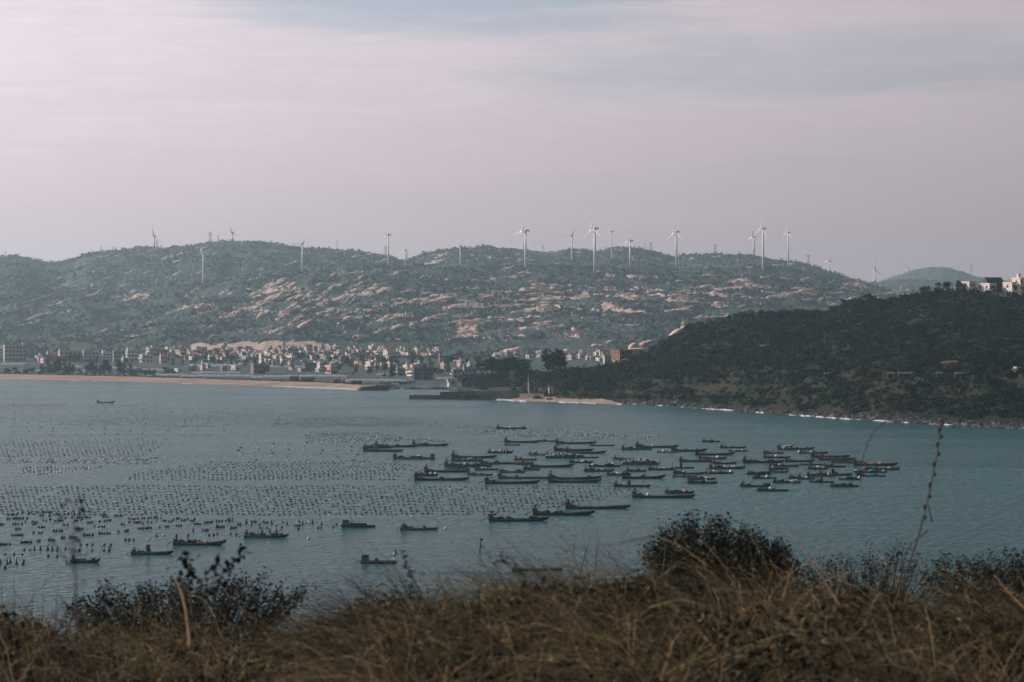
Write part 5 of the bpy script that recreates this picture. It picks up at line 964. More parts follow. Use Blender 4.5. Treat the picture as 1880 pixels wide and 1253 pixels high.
# u0, u1, waterline row, hull, rim, bow rise, kind, cargo as (type, along 0..1, length share), label
BOATS = [
 (912,967,788,'k','d',.2,'s',[('o',.45,0),('n',.85,.2)],"dark flat boat alone behind the fleet"),
 (926,991,813,'k','d',.5,'s',[],"long bare boat in the fleet's back row with an empty skiff before it"),
 (926,955,818,'w','d',.2,'f',[],"tiny flat skiff in front of the back row"),
 (990,1021,811,'k','d',.2,'f',[('n',.3,.2)],"thin low boat between two long back-row boats"),
 (1020,1095,815,'g','d',.5,'s',[('n',.12,.18)],"long dark boat at the middle of the back row"),
 (1083,1128,819,'g','d',.3,'f',[],"short bare hull touching the middle back-row boat"),
 (1167,1246,822,'k','d',.6,'s',[('n',.1,.2)],"long dark boat with raised bow at the right of the back row"),
 (1206,1245,831,'w','p',.2,'f',[('W',.5,.4)],"short boat with white bags below the raised-bow back-row boat"),
 (1141,1197,826,'k','d',.2,'s',[('n',.25,.3)],"dark boat with low net hump left of the white-bag boat"),
 (1232,1298,829,'k','d',.6,'s',[('n',.15,.15)],"dark boat with upturned bow right of the white-bag boat"),
 (1289,1322,812,'k','d',.2,'s',[],"slender small boat off by itself at the back right"),
 (1322,1370,823,'k','g',.5,'s',[],"small boat with raised engine at the back right"),
 (1337,1372,829,'k','d',.3,'f',[('W',.55,.5)],"small boat with a white load just before another at back right"),
 (667,740,829,'g','d',.3,'s',[('n',.25,.2)],"front boat of the leftmost group of four, hull bare"),
 (667,721,823,'k','d',.2,'s',[('r',.10,.08),('n',.5,.5)],"netted short boat behind the front one of the leftmost group"),
 (688,766,821,'k','d',.3,'s',[('n',.2,.25)],"rear long boat of the leftmost group"),
 (757,823,819,'k','g',.5,'s',[('n',.35,.3)],"upturned-bow boat at the right end of the leftmost group"),
 (722,799,843,'k','p',.0,'b',[('n',.2,.2),('c',.55,.3),('o',.6,0)],"work barge with a tall box standing at its right end"),
 (829,912,841,'g','d',.5,'s',[('n',.08,.12)],"long clean boat right of the work barge"),
 (829,886,847,'k','d',.2,'s',[('n',.5,.6),('W',.6,.2)],"netted boat side by side with the clean one right of the barge"),
 (896,943,832,'k','d',.7,'s',[('b',.45,.7)],"small boat piled with blue floats, bow turned up"),
 (880,972,852,'w','p',.1,'s',[],"long boat with a pale plank side, left of fleet centre"),
 (944,986,845,'r','d',.3,'s',[('r',.25,.25)],"small boat with a reddish engine cover"),
 (945,976,853,'w','d',.1,'f',[('y',.72,.2)],"low boat with a yellowish upright cover, left of a long dark boat"),
 (973,1054,858,'g','d',.7,'s',[],"long plain boat with pointed bow in mid fleet"),
 (1017,1089,828,'k','d',.3,'s',[('n',.2,.3)],"dark boat just behind the one with a sharp bow in mid back"),
 (1039,1113,833,'g','d',.6,'s',[],"sharp-bowed bare boat in front of a darker twin, mid back"),
 (970,1003,836,'p','p',.3,'s',[],"short boat with a pinkish stern left of the dark float heap"),
 (1001,1071,841,'k','d',.5,'s',[('b',.48,.9)],"dark boat heaped full of blue and white floats"),
 (1067,1099,841,'g','d',.2,'f',[],"low empty hull at the right of the dark float boat"),
 (1045,1089,850,'k','d',.4,'s',[('W',.45,.5)],"boat with white sacks in front of the dark float boat"),
 (1081,1139,857,'k','g',.2,'s',[('W',.15,.25),('n',.6,.4),('o',.75,0)],"boat with white tarp at its stern in mid fleet"),
 (1072,1128,866,'k','d',.6,'s',[('n',.2,.3),('g',.6,.3)],"dark boat with gear at both ends in mid fleet"),
 (1126,1171,844,'p','p',.2,'s',[],"small pale boat half hidden behind the orange float boat"),
 (1139,1213,853,'o','p',.5,'s',[('b',.5,.95)],"orange boat heaped full of blue and white floats"),
 (1190,1240,863,'k','d',.3,'s',[('W',.45,.6),('n',.9,.1)],"boat with white dotted load below the orange float boat"),
 (1149,1187,866,'w','g',.2,'s',[],"small grey-sided boat with an upright engine in mid fleet"),
 (1114,1158,873,'b','g',.2,'s',[('W',.55,.4),('n',.9,.2)],"blue-hulled boat with white dots on board"),
 (1142,1222,879,'k','d',.9,'s',[],"long dark boat with a high raised bow in mid fleet"),
 (1127,1194,894,'k','d',.2,'s',[('c',.42,.06)],"boat with two upright engines and an anchor line"),
 (816,905,857,'k','d',.4,'s',[('n',.3,.35),('n',.75,.3),('o',.42,0)],"net-laden boat behind a pale-hulled small one at left"),
 (821,862,861,'p','p',.2,'f',[('n',.6,.4)],"small pale-hulled boat in front of the net-laden boat"),
 (872,916,863,'k','p',.2,'s',[('W',.3,.3)],"low boat with white scraps right of the small pale one"),
 (779,862,867,'g','d',.3,'s',[],"long plain boat behind the boat with white balls"),
 (760,804,874,'g','g',.3,'s',[('g',.55,.5),('o',.7,0),('o',.9,0)],"short boat with green nets and white balls at far left"),
 (761,862,882,'k','d',.4,'s',[],"longest boat at the left front of the fleet"),
 (858,905,873,'w','p',.2,'s',[('n',.35,.4)],"small boat with an orange gunwale next to the longest left boat"),
 (917,964,868,'w','p',.2,'s',[('n',.7,.4),('n',.15,.15)],"small boat with orange side and gear, left of centre"),
 (961,992,863,'k','d',.4,'s',[('n',.2,.2)],"little dark boat tucked right of the orange-sided small boat"),
 (914,1012,879,'w','p',.1,'s',[('c',.35,.05)],"long boat whose pale planks show like a ladder"),
 (890,991,888,'k','d',.5,'s',[('n',.12,.15)],"long black boat in front of the ladder-planked boat"),
 (1007,1104,880,'g','d',.5,'s',[('n',.12,.15)],"long boat, rear one of a pair right of centre front"),
 (1006,1104,886,'g','d',.6,'s',[],"long bare boat, front one of a pair right of centre front"),
 (1161,1276,914,'k','g',.4,'s',[('o',.25,0),('n',.1,.12)],"long boat front right with a smaller green one behind it"),
 (1221,1274,906,'g','d',.4,'s',[('g',.45,.6),('p',.72,.06)],"small green-laden boat behind the long front right one"),
 (1276,1349,836,'k','d',.7,'s',[],"long black boat behind the red-cargo boat"),
 (1283,1335,843,'r','d',.6,'s',[('r',.3,.35),('p',.68,.12),('o',.66,0)],"boat with bright red cargo and a white ball"),
 (1247,1308,848,'g','d',.3,'s',[],"plain dark boat left of the red-cargo boat"),
 (1308,1353,852,'k','d',.6,'s',[('n',.2,.2)],"black boat right behind the most cluttered boat"),
 (1302,1368,861,'w','g',.5,'s',[('y',.15,.12),('n',.3,.25),('W',.55,.3)],"most cluttered boat, yellow cover and white planks aboard"),
 (1295,1347,870,'k','d',.2,'s',[('p',.12,.1),('o',.3,0),('n',.6,.3),('o',.9,0)],"dark boat with white balls in front of the most cluttered one"),
 (1239,1274,860,'k','d',.1,'f',[('c',.32,.12)],"small boat carrying one upright box"),
 (1236,1295,871,'w','d',.6,'s',[('n',.2,.3),('o',.33,0)],"boat with standing gear behind a pale low hull"),
 (1235,1279,876,'w','p',.1,'f',[],"pale low hull in front of the standing-gear boat"),
 (1262,1314,881,'w','d',.3,'s',[('W',.75,.15),('n',.4,.3)],"rear boat of the dark front pair with white scraps"),
 (1262,1317,888,'k','d',.4,'s',[('n',.3,.5),('W',.65,.1)],"front boat of the dark pair, white heap amidships"),
 (1401,1439,833,'w','p',.3,'s',[('n',.2,.15)],"small pale boat at the back of the right group"),
 (1401,1451,841,'r','d',.3,'s',[('r',.3,.25),('o',.48,0)],"boat with red gear and a big white ball, right group"),
 (1427,1495,826,'y','d',.5,'s',[('b',.35,.4)],"yellow-sterned boat with blue floats, back of right group"),
 (1467,1520,833,'r','p',.4,'s',[('W',.42,.12),('o',.0,0)],"reddish boat right of the yellow-sterned one"),
 (1489,1561,840,'g','d',.4,'s',[('p',.08,.08)],"long dark boat with a pink stern box, right group"),
 (1503,1569,845,'r','d',.4,'s',[('r',.3,.3)],"long brownish red boat below the pink stern box boat"),
 (1526,1586,850,'y','p',.4,'s',[('n',.3,.3)],"orange-brown boat right of the long red one"),
 (1441,1496,848,'k','g',.6,'s',[],"slim boat with both ends raised, right group"),
 (1364,1439,850,'k','g',.5,'s',[('n',.3,.3),('t',.6,.2)],"boat with blue cloth and a dotted side, left of right group"),
 (1412,1467,857,'w','d',.4,'s',[('n',.35,.3)],"brown boat with a raised pole, middle of right group"),
 (1469,1512,854,'g','g',.1,'f',[],"flat green-grey boat, middle of right group"),
 (1510,1553,858,'g','d',.2,'s',[('g',.1,.2)],"small flat dark green boat beside the flat green-grey one"),
 (1411,1448,862,'k','g',.2,'s',[('o',.2,0)],"thin boat with one white ball, left part of right group"),
 (1411,1448,868,'k','p',.8,'s',[],"boat with pale rim and raised bow, left part of right group"),
 (1371,1415,872,'k','d',.1,'s',[('n',.4,.5),('n',.75,.3)],"blackest cluttered boat with an outboard off its left end"),
 (1381,1426,879,'w','d',.1,'f',[('n',.2,.15),('o',.6,0)],"low boat with open rails below the blackest one"),
 (1483,1520,862,'k','d',.2,'s',[('o',.5,0),('p',.8,.12),('n',.3,.3)],"small boat with white ball and pink bundle, right group"),
 (1481,1534,875,'k','d',.2,'s',[('g',.3,.25),('y',.78,.1)],"boat with a bright green net heap and yellow cover"),
 (1503,1565,873,'k','d',.2,'s',[('c',.42,.08)],"boat with an upright cabin box right of the green net heap"),
 (1540,1578,881,'k','g',.2,'f',[('n',.6,.4),('o',1.0,0)],"small flat boat with a white ball at its right tip"),
 (1448,1496,880,'w','g',.2,'s',[('n',.2,.2),('W',.75,.12)],"grey boat with two engines and white sacks, right group"),
 (1419,1470,887,'k','g',.2,'s',[('n',.45,.3),('W',.7,.3)],"boat with white-topped gear, front of right group"),
 (1487,1530,886,'k','d',.1,'f',[('n',.3,.3),('c',.5,.04)],"clutter boat with a thin upright post, front of right group"),
 (1524,1576,894,'k','d',.1,'s',[('p',.2,.12),('n',.6,.6)],"last small boat at the right front, pinkish stern heap"),
 (1359,1412,894,'k','d',.1,'s',[('n',.2,.3),('n',.9,.2)],"low boat with upright engine at the front of right group"),
 (1392,1447,902,'k','g',.1,'s',[('n',.15,.35),('o',.4,0)],"foremost boat of right group with an anchor line"),
 (1567,1648,855,'r','d',.6,'s',[('p',.5,.3)],"long boat with pink cargo at the fleet's right end"),
 (1586,1653,863,'k','d',.5,'s',[('r',.05,.1),('p',.7,.05)],"rightmost long black boat of the fleet"),
 (1569,1629,868,'k','d',.2,'s',[('o',.05,0),('t',.58,.3),('p',.9,.08)],"boat with a teal tarp in front of the rightmost black one"),
 (1574,1626,875,'k','d',.0,'f',[('n',.1,.2),('n',.65,.08)],"thin skiff below the teal-tarp boat"),
 (897,1007,957,'k','d',.6,'s',[('n',.25,.3),('W',.35,.06),('n',.75,.15)],"cluttered boat left of two long ones in the near row"),
 (978,1092,946,'k','g',.7,'s',[('n',.25,.35)],"long boat with a net heap in the near row"),
 (1038,1157,934,'k','g',.5,'s',[('n',.06,.08)],"long bare boat, rearmost of the three in the near row"),
 (940,1032,1047,'w','p',.1,'f',[],"boat half hidden behind the grass at the bottom"),
 (318,415,1001,'k','d',.8,'s',[('n',.25,.3),('W',.55,.15),('r',.5,.08)],"dark red-patched boat among the left floats"),
 (241,318,1018,'k','d',.6,'s',[('c',.40,.06)],"boat with two dark engines near the left shore"),
 (129,184,1033,'k','d',.8,'s',[],"small boat with a slanting bow pole near the left shore"),
 (448,530,987,'k','p',.5,'s',[('n',.3,.45),('n',.7,.3)],"boat loaded with dark nets right of the left floats"),
 (627,689,968,'k','g',.0,'b',[('c',.5,.5)],"small barge with a box at its left end, alone in open water"),
 (735,804,973,'r','p',.3,'s',[('n',.15,.1)],"lone reddish boat right of the small barge"),
 (662,728,1034,'w','p',.0,'b',[],"flat pale barge with a dark stern box near the grass"),
 (178,211,740,'g','d',1.6,'c',[],"canoe with both ends turned up, far left near the beach"),
]
def float_heap(g, L, Wd, H, n):
    bv, bf = blob_np(); k = n; x = g.uniform(-1, 1, k); y = g.uniform(-1, 1, k); top = H * np.sqrt(np.clip(1 - x * x * 0.85, 0.05, 1)) * (1 - 0.35 * y * y); P = np.stack([x * L / 2, y * Wd / 2, top * np.sqrt(g.random(k))], 1)
    V = bv[None] * np.array([0.24, 0.24, 0.30]) + P[:, None, :]
    return V.reshape(-1, 3), (bf[None] + (np.arange(k) * len(bv))[:, None, None]).reshape(-1, 3), np.repeat((g.random(k) < 0.42).astype(float), len(bv))
def build_boats():
    rr = random.Random(77); gg = np.random.default_rng(78)
    eng = {}
    def engine_parts():
        if not eng:
            e = MB(); e.box((0, 0, 0.35), (0.75, 0.55, 0.55), taper=0.85).tube([(0.05, 0, 0.6), (0.05, 0, 1.05)], [0.16, 0.10], 6).box((-0.35, 0, 0.62), (0.3, 0.4, 0.35)); e.blob((0.0, 0, 1.12), (0.26, 0.2, 0.2), 3, 7, 5, 0.15); eng['e'] = e.mesh("engine", M_ENG)
            eng['s'] = MB().tube([(-0.3, 0, 0.3), (-1.6, 0, -0.25)], 0.06, 5).box((-1.6, 0, -0.25), (0.08, 0.35, 0.3)).mesh("propeller_shaft", M_ENG); eng['t'] = MB().tube([(0.2, 0, 0.7), (1.0, 0.1, 0.95)], 0.04, 5).mesh("tiller", M_ENG)
        return eng
    for bi, (u0, u1, v, hk, rk, bow, kind, cargo, lab) in enumerate(BOATS):
        if not any(w in lab for w in ('bare', 'plain', 'clean', 'empty', 'skiff', 'slim', 'canoe', 'hidden')) and len(cargo) < 3 and rr.random() < 0.7:
            free = [c for c in 'cnWr' if c not in [q[0] for q in cargo]]; cargo = list(cargo) + [(rr.choice(free[:2] + free[:1]), rr.uniform(0.25, 0.8), 0.07)]
        Y = sea_Y(v); L = (u1 - u0) / F * Y; Wd = min(2.6, max(1.5, L * 0.19)); H = 0.30 if kind == 'f' else 0.38; H *= min(1.1, max(0.75, L / 11)); rz = rr.uniform(-0.05, 0.05)
        o = empty("fishing_boat" if kind != 'b' else "work_barge", ((u0 + u1 - 1880) / 2 / F * Y, Y, 0), rz)
        tag(o, lab, "boat" if kind != 'b' else "barge", "fishing boats moored in the bay")
        bw = bow * min(1.0, L / 11) * 0.8; st = 1.3 if kind == 'c' else 0.18
        loft(MB(), L, Wd, H, bw, st)
        hb = loft(MB(), L, Wd, H, bw * (1 if kind != 'c' else 0.8), st, flat=kind in 'bf'); hb.build("hull", hullmat(hk), o)
        rim = MB()
        for s in (-1, 1):
            pts = [(hb.v[i * 8 + (1 if s < 0 else 6)][0], hb.v[i * 8 + (1 if s < 0 else 6)][1], hb.v[i * 8 + 1][2] + 0.02) for i in range(11)]; link("gunwale", MB().tube(pts, 0.09, 5).mesh("gunwale", M_RIM[rk]), o)
        dk = MB(); dk.box((-L * 0.02, 0, H - 0.03), (L * 0.80, Wd * 0.70, 0.06))
        if rk == 'p':
            for k in range(int(L * 1.1)): dk.box((-L * 0.38 + k * 0.85, -Wd * 0.515, H - 0.28), (0.34, 0.05, 0.40))
        dk.build("deck", M_DECK if rr.random() < 0.5 else pmat('deck_bleached', (0.24, 0.195, 0.155), 0.9, (0.12, 0.10, 0.082), 0.7, 5, stretch=(3, 0.5, 1)), o)
        if kind in 'sb':
            e = engine_parts(); eo = link("engine", e['e'], o, (-L / 2 + 0.55, 0, H + 0.05)); sc = min(1.35, max(0.8, L / 9.5)); eo.scale = (sc, sc, sc); link("propeller_shaft", e['s'], eo); link("tiller", e['t'], eo)
            if "two" in lab and "engines" in lab: e2 = link("engine", e['e'], o, (-L * 0.08, 0, H + 0.05)); link("propeller_shaft", e['s'], e2) if False else None
        for tk in range(4 if L > 9 else 2):
            tx = -L * 0.18 + tk * L * (0.16 if L > 9 else 0.25); link('thwart', MB().box((tx, 0, H - 0.02), (0.22, Wd * 0.86, 0.09)).mesh('thwart', M_RIM[rr.choice('dgp')]), o)
        if rr.random() < 0.35: xp = rr.uniform(-0.25, 0.1) * L; MB().tube([(xp, 0.2, H - 0.2), (xp + rr.uniform(-0.5, 0.5), 0.2, H + rr.uniform(0.9, 1.7))], 0.05, 5).build('boat_pole', M_ROPE, o)
        if kind == 's':
            mb = MB(); mb.box((-L / 2 + 1.7, 0, H + 0.16), (1.6, Wd * 0.55, 0.5), taper=0.8); mb.build("engine_cover", M_RIM['d'], o)
            MB().tube([(L / 2 - 0.15, 0, H + bw * 0.6), (L / 2 + 0.10, 0, H + bw + 0.25)], 0.07, 5).build("bow_post", M_RIM['d'], o)
        if kind == 'b':
            x = L / 2 - 0.8 if "right end" in lab else -L / 2 + 0.8; MB().box((x, 0, H + 0.55), (1.2, 1.3, 1.3), taper=0.95).build("box", M_RIM['g' if "right" in lab else 'd'], o)
        if "anchor line" in lab or u1 in (1104, 1157, 1222): MB().tube([(L / 2, 0, H + bw), (L / 2 + 2.0, -1, 0.15), (L / 2 + 3.2, -1.6, -0.1)], 0.045, 5).build("anchor_line", M_ROPE, o)
        if "bow pole" in lab: MB().tube([(L / 2 - 0.5, 0, H), (L / 2 + 0.5, 0, 3.0)], 0.05, 5).build("bow_pole", M_ROPE, o); MB().tube([(-L * 0.15, 0, H), (-L * 0.15, 0, 3.0)], 0.035, 5).build("mast", M_ROPE, o)
        if "raised pole" in lab or "thin upright post" in lab: MB().tube([(-L * 0.1, 0, H), (-L * 0.06, 0, H + 1.9)], 0.06, 5).build("pole", M_ROPE, o)
        for ci, (ct, pos, ln) in enumerate(cargo):
            nm, ph, cat, cc = CARGO[ct]; x = -L / 2 + pos * L; cx, cy = math.cos(rz), math.sin(rz); base = (o.location.x + x * cx, Y + x * cy, H - 0.12); cl = max(0.5, ln * L); cm = pmat("cargo_" + ct, cc, 0.85, tuple(q * 0.5 for q in cc), 1.6)
            words = (ph + " on the " + lab).split()[:16]
            while words[-1].strip(",") in ("and", "the", "a", "in", "on", "at", "of", "with", "its", "two", "one", "behind", "right", "left", "below", "before", "long", "front", "whose", "to", "an", "just", "beside", "small"): words.pop()
            cw = " ".join(words).rstrip(","); 
            if sum(1 for c2 in cargo if c2[0] == ct) > 1:
                k = [j for j, c2 in enumerate(cargo) if c2[0] == ct].index(ci); cw = ("stern side " if k == 0 else "bow side ") + cw; cw = " ".join(cw.split()[:16])
            if ct == 'b':
                V, Fq, a = float_heap(gg, cl, Wd * 1.05, 1.25 if L > 10 else 0.8, int(cl * 26)); m = pmat("cargo_floats", (0.035, 0.06, 0.085), 0.6, (0.02, 0.04, 0.06), 2.0, attr='pale', ac=(0.55, 0.55, 0.58))
                c = link("float_pile", mesh_np("float_pile", V, Fq, [m], False, {'pale': a}), None, base, rz); tag(c, cw, cat, kind="stuff"); continue
            m = MB()
            if ct == 'o': m.blob((0, 0, 0.42), (0.42, 0.42, 0.42), 1, 9, 7, 0.0); m.tube([(0, 0, 0.80), (0, 0, 0.95)], 0.08, 6)
            elif ct == 'c':
                h = 1.5 if ("upright" in lab or "engines" in lab) else 0.55; w = min(cl, 1.2) if h > 1 else cl
                m.box((0, 0, h / 2), (w, Wd * 0.42, h)); [m.box((s * w * 0.38, -Wd * 0.22, h / 2), (0.08, 0.06, h + 0.02)) for s in (-1, 1)]
                m.box((0, 0, h + 0.03), (w + 0.1, Wd * 0.42 + 0.1, 0.06))
            elif ct in 'ty': m.blob((0, 0, 0.25), (cl / 2 + 0.15, Wd * 0.42, 0.55 if ct == 't' else 1.0), bi, 9, 6, 0.14)
            else:
                for k in range(max(3, int(cl * 2.2))): s = rr.uniform(0.22, 0.5); m.blob((rr.uniform(-cl / 2, cl / 2), rr.uniform(-0.32, 0.32) * Wd, s * 0.5 + rr.uniform(0, 0.25)), (s * 1.2, s, s * 0.9), rr.randrange(999), 7, 5, 0.22)
                if ct == 'n' and rr.random() < 0.6: x2 = rr.uniform(-cl / 3, cl / 3); m.tube([(x2, 0, 0.3), (x2 + rr.uniform(-0.3, 0.3), 0, rr.uniform(1.2, 1.9))], 0.06, 5)
            c = m.build(nm, cm, None, ct in 'oty', base, rz); tag(c, cw, cat)
build_boats()

# ------------------------------------------------------------------ floats of the sea farm
def build_floats():
    g = np.random.default_rng(91); bv, bf = blob_np()
    def blackmat(): return pmat("float_black", (0.014, 0.022, 0.026), 0.45, (0.03, 0.045, 0.05), 1.5, attr='pale', ac=(0.46, 0.45, 0.44))
    regions = [ # name, v range, row step px, float step px, left/right bounds (functions of v), size m, share pale, slant, label
     ("near", 894, 948, 4.6, 9.4, lambda v: -20 + 0 * v, lambda v: np.where(v < 925, 1190 - (v - 893) * 4, 1080 - (v - 925) * 9), 0.25, 0.012, 0.35, "dense field of dark floats right in front of the boats"),
     ("mid", 849, 884, 3.9, 8.5, lambda v: np.where(v < 868, 380 - (v - 849) * 7, 250 - (v - 868) * 1.5), lambda v: 765 - np.abs(v - 860) * 2.0, 0.26, 0.015, -0.6, "square field of dark floats left of the boats"),
     ("far", 808, 839, 3.4, 8.5, lambda v: -20 + 0 * v, lambda v: 305 - (v - 808) * 1.2, 0.25, 0.02, 0.3, "field of dark floats at the far left"),
     ("pale", 843, 853, 2.6, 6.0, lambda v: -10 + 0 * v, lambda v: 330 - (v - 843) * 8, 0.28, 0.55, 0.8, "line of pale floats strung across the far left"),
     ("pale2", 858, 873, 3.4, 6.5, lambda v: 35 + 0 * v, lambda v: 190 - (v - 858) * 8, 0.28, 0.55, 1.6, "slanting strings of pale floats at the left"),
     ("hazy", 741, 748, 2.0, 4.5, lambda v: 0 * v - 10, lambda v: 125 + 0 * v, 0.26, 0.0, 2.0, "hatched rows of tiny floats at the back left"),
     ("hazy2", 743, 747, 1.7, 4.5, lambda v: 175 + 0 * v, lambda v: 300 + 0 * v, 0.26, 0.1, 1.2, "thin band of tiny floats behind the canoe"),
     ("hazy3", 757, 784, 3.0, 5.5, lambda v: 190 - (v - 757) * 4, lambda v: 620 + (v - 757) * 7, 0.24, 0.0, 0.5, "faint wide field of tiny floats at the back"),
     ("hazy4", 769, 785, 2.6, 6.0, lambda v: 500 + 0 * v, lambda v: 780 + (v - 769) * 9, 0.26, 0.0, 0.9, "faint rows of tiny floats reaching towards the lone back boat"),
     ("blue", 797, 812, 2.8, 5.0, lambda v: 560 + 0 * v, lambda v: 700 + (v - 797) * 9, 0.28, 0.2, 0.3, "bluish band of floats left of the fleet's back row"),
     ("white", 790, 802, 2.2, 4.5, lambda v: 830 + (v - 790) * 6, lambda v: 1080 + (v - 790) * 8, 0.24, 0.42, -0.8, "white and dark floats behind the fleet's back row"),
     ("white2", 799, 808, 2.4, 6.5, lambda v: 1060 + 0 * v, lambda v: 1215 + 0 * v, 0.24, 0.25, 0.0, "sparse floats behind the orange float boat"),
     ("strew", 815, 850, 6.0, 30, lambda v: 440 + 0 * v, lambda v: 660 + 0 * v, 0.34, 0.5, 0.0, "loose single pale floats left of the fleet"),
     ("strew2", 750, 800, 7.0, 24, lambda v: 0 * v, lambda v: 430 + 0 * v, 0.34, 0.1, 0.0, "loose single dark floats in the back left water"),
    ]
    for nm, v0, v1, dv, du, fl, fr, sz, pale, slant, lab in regions:
        P = []
        for i, v in enumerate(np.arange(v0, v1, dv)):
            a, b = float(fl(np.array(v))), float(fr(np.array(v))); u = np.arange(a, b, du); u = u + ((i * slant * 4) % du) + g.normal(0, du * 0.09, len(u)); vv = v + g.normal(0, dv * 0.13, len(u)) + 0.9 * np.sin(u / 60.0 + i)
            k = g.random(len(u)) < 0.86; P.append(np.stack([u[k], vv[k]], 1))
        P = np.concatenate(P); Y = F * CAMZ / (P[:, 1] - HOR); X = (P[:, 0] - 940) / F * Y; n = len(X); s = sz * g.uniform(0.75, 1.3, n)
        V = bv[None] * np.stack([s * g.uniform(1.0, 1.7, n), s, s * 0.62], 1)[:, None, :] + np.stack([X, Y, s * 0.15], 1)[:, None, :]
        o = link("sea_farm_floats", mesh_np("sea_farm_floats", V.reshape(-1, 3), (bf[None] + (np.arange(n) * len(bv))[:, None, None]).reshape(-1, 3), [blackmat()], True, {'pale': np.repeat((g.random(n) < pale).astype(float), len(bv))})); tag(o, lab, "floats", kind="stuff")
    def fm(c): return pmat("float_" + c, {'k': (0.016, 0.022, 0.025), 'r': (0.40, 0.05, 0.05), 'w': (0.62, 0.60, 0.58), 't': (0.02, 0.09, 0.11)}[c], 0.5, None, 1.5)
    meshes = {}
    for c in 'krwt':
        m = MB(); m.blob((0, 0, 0.10), (0.27, 0.25, 0.26), 4, 9, 6, 0.03); m.tube([(0, 0, 0.32), (0, 0, 0.42)], 0.06, 6); meshes[c] = m.mesh("float", fm(c), True)
        m = MB(); m.blob((0, 0, 0.08), (0.30, 0.28, 0.22), 4, 9, 6, 0.03); m.tube([(0, 0, 0.2), (0.04, 0, 0.85)], [0.14, 0.10], 7); meshes[c + 'u'] = m.mesh("float", fm(c), True)
    A = "65,188,1 110,188,3 70,220,2 130,218,4 180,217,1 215,216,1 175,172,1 237,173,2 290,170,2 340,168,2 380,170,3 325,195,2 388,195,1 450,185,2 520,185,2 550,178,2 583,185,1 620,178,2r 515,212,1 565,207,1 625,213,3 680,207,2 705,207,1w 800,187,2 825,202,3 910,197,2r 950,195,2 1013,218,1 1050,222,2 1083,215,1 1125,215,2r 1160,217,1 1185,210,1 1220,210,2 1263,215,1 200,242,1 272,247,3 340,232,1 362,236,1 395,224,1 460,235,4 595,235,2 640,225,1 700,250,2 725,245,1 780,242,1 820,240,1 850,233,2 1013,247,1 1060,250,2 1090,247,2r 1120,258,1 1158,247,1 1188,250,1 1228,230,1 1290,235,2 1330,243,2 1360,230,1 1395,218,2 1435,233,2 1470,222,1 1505,237,2 1525,226,1 12,266,2 120,262,3 172,260,1 268,260,2 512,267,3 742,277,1 797,283,3 963,263,2 1250,285,1 1312,282,2 1400,275,3 1550,262,3 1615,252,2 1650,247,2 1720,240,3 1770,235,1r 1790,237,1u 1820,235,1u 142,300,3 325,287,3 603,296,2 632,300,2 432,316,2 465,315,3 260,330,1 318,331,2 820,335,5 932,321,1 990,317,2 1117,296,4 1170,293,2 105,348,2 152,348,3 493,370,2 572,367,3 658,349,1 705,349,3 300,394,2 405,388,3 180,407,2 220,406,3 5,423,1 45,421,4 1515,315,1u 1610,310,3 1735,285,3 1700,285,1u 1805,290,1r 1830,292,3 190,468,1 235,468,1 268,462,1u 320,462,1u 373,462,1u 412,462,1u 450,467,1u 512,457,1r 622,468,1 722,468,1 815,470,1 858,466,1u 630,427,1 680,427,1 722,427,1 818,425,1r 870,428,1 40,500,1 108,500,1 170,503,1 378,515,1 450,515,1 570,515,1 2,568,1t 57,572,1t 82,560,1t 125,575,1t 180,575,1 185,553,1 38,607,1 980,387,1 1012,387,1 1050,387,1 1160,385,1w 1225,355,1 1280,352,1w 1380,352,1 1478,352,1 1640,350,1 1675,348,1 1705,340,1r 1810,338,1r 1855,345,1"
    B = "28,235,1u 5,238,1u 137,252,1u 185,245,2 212,250,1u 270,245,1r 295,250,2 337,258,1u 425,247,1 455,262,1u 550,245,1u 535,272,3 577,262,1u 612,250,1r 630,252,1w 655,255,1u 728,265,1u 80,263,2 180,268,1 240,268,1 375,277,1 415,287,1 245,292,1 300,293,1 260,320,1u 323,318,1u 375,318,1 545,300,1 700,292,1 722,292,1 820,285,1 845,265,1 90,423,1 625,375,1w 1440,205,1w 1700,300,1w 1300,500,1w"
    C = "1535,1000,1w"
    cnt = 0
    labs = {'k': ("small black float in the loose clusters at the lower left", "black floats at the lower left"), 'u': ("black float with an upright stub in the lower left clusters", "stub floats at the lower left"), 'r': ("small red float among the black ones at the lower left", "red floats at the lower left"), 'w': ("small round white mooring float in open near water", "white mooring floats"), 't': ("teal upright float near the left shore grass", "teal floats at the lower left")}
    for txt, ox in ((A, 0), (B, 420)):
        for tok in txt.split():
            a, b, c = tok.split(','); k = int(c[0]); fl = c[1:] or 'k'; u, v = ox + float(a) / 4.273, 900 + float(b) / 4.273 + 2
            if 305 < v - 600 < 300: continue
            Y = sea_Y(v); x0 = (u - 940) / F * Y
            for i in range(k):
                if cnt >= 318: break
                key = {'k': 'k', 'u': 'ku', 'r': 'r' if i == 0 else 'k', 'w': 'w', 't': 'tu'}[fl]
                o = link("float", meshes[key], None, (x0 + (i - (k - 1) / 2) * 0.50 + R.uniform(-.05, .05), Y + R.uniform(-0.3, 0.3), 0.02), R.uniform(0, 6.28)); s = R.uniform(0.85, 1.15); o.scale = (s, s, s)
                lb = labs['k' if key == 'k' else fl]; tag(o, lb[0], "float", lb[1]); cnt += 1
    # broken post standing in the near water
    o = empty("mooring_post", px(880, 1015, sea_Y(1015))); wd = pmat("wet_timber", (0.04, 0.032, 0.028), 0.8, (0.09, 0.06, 0.045), 2.0)
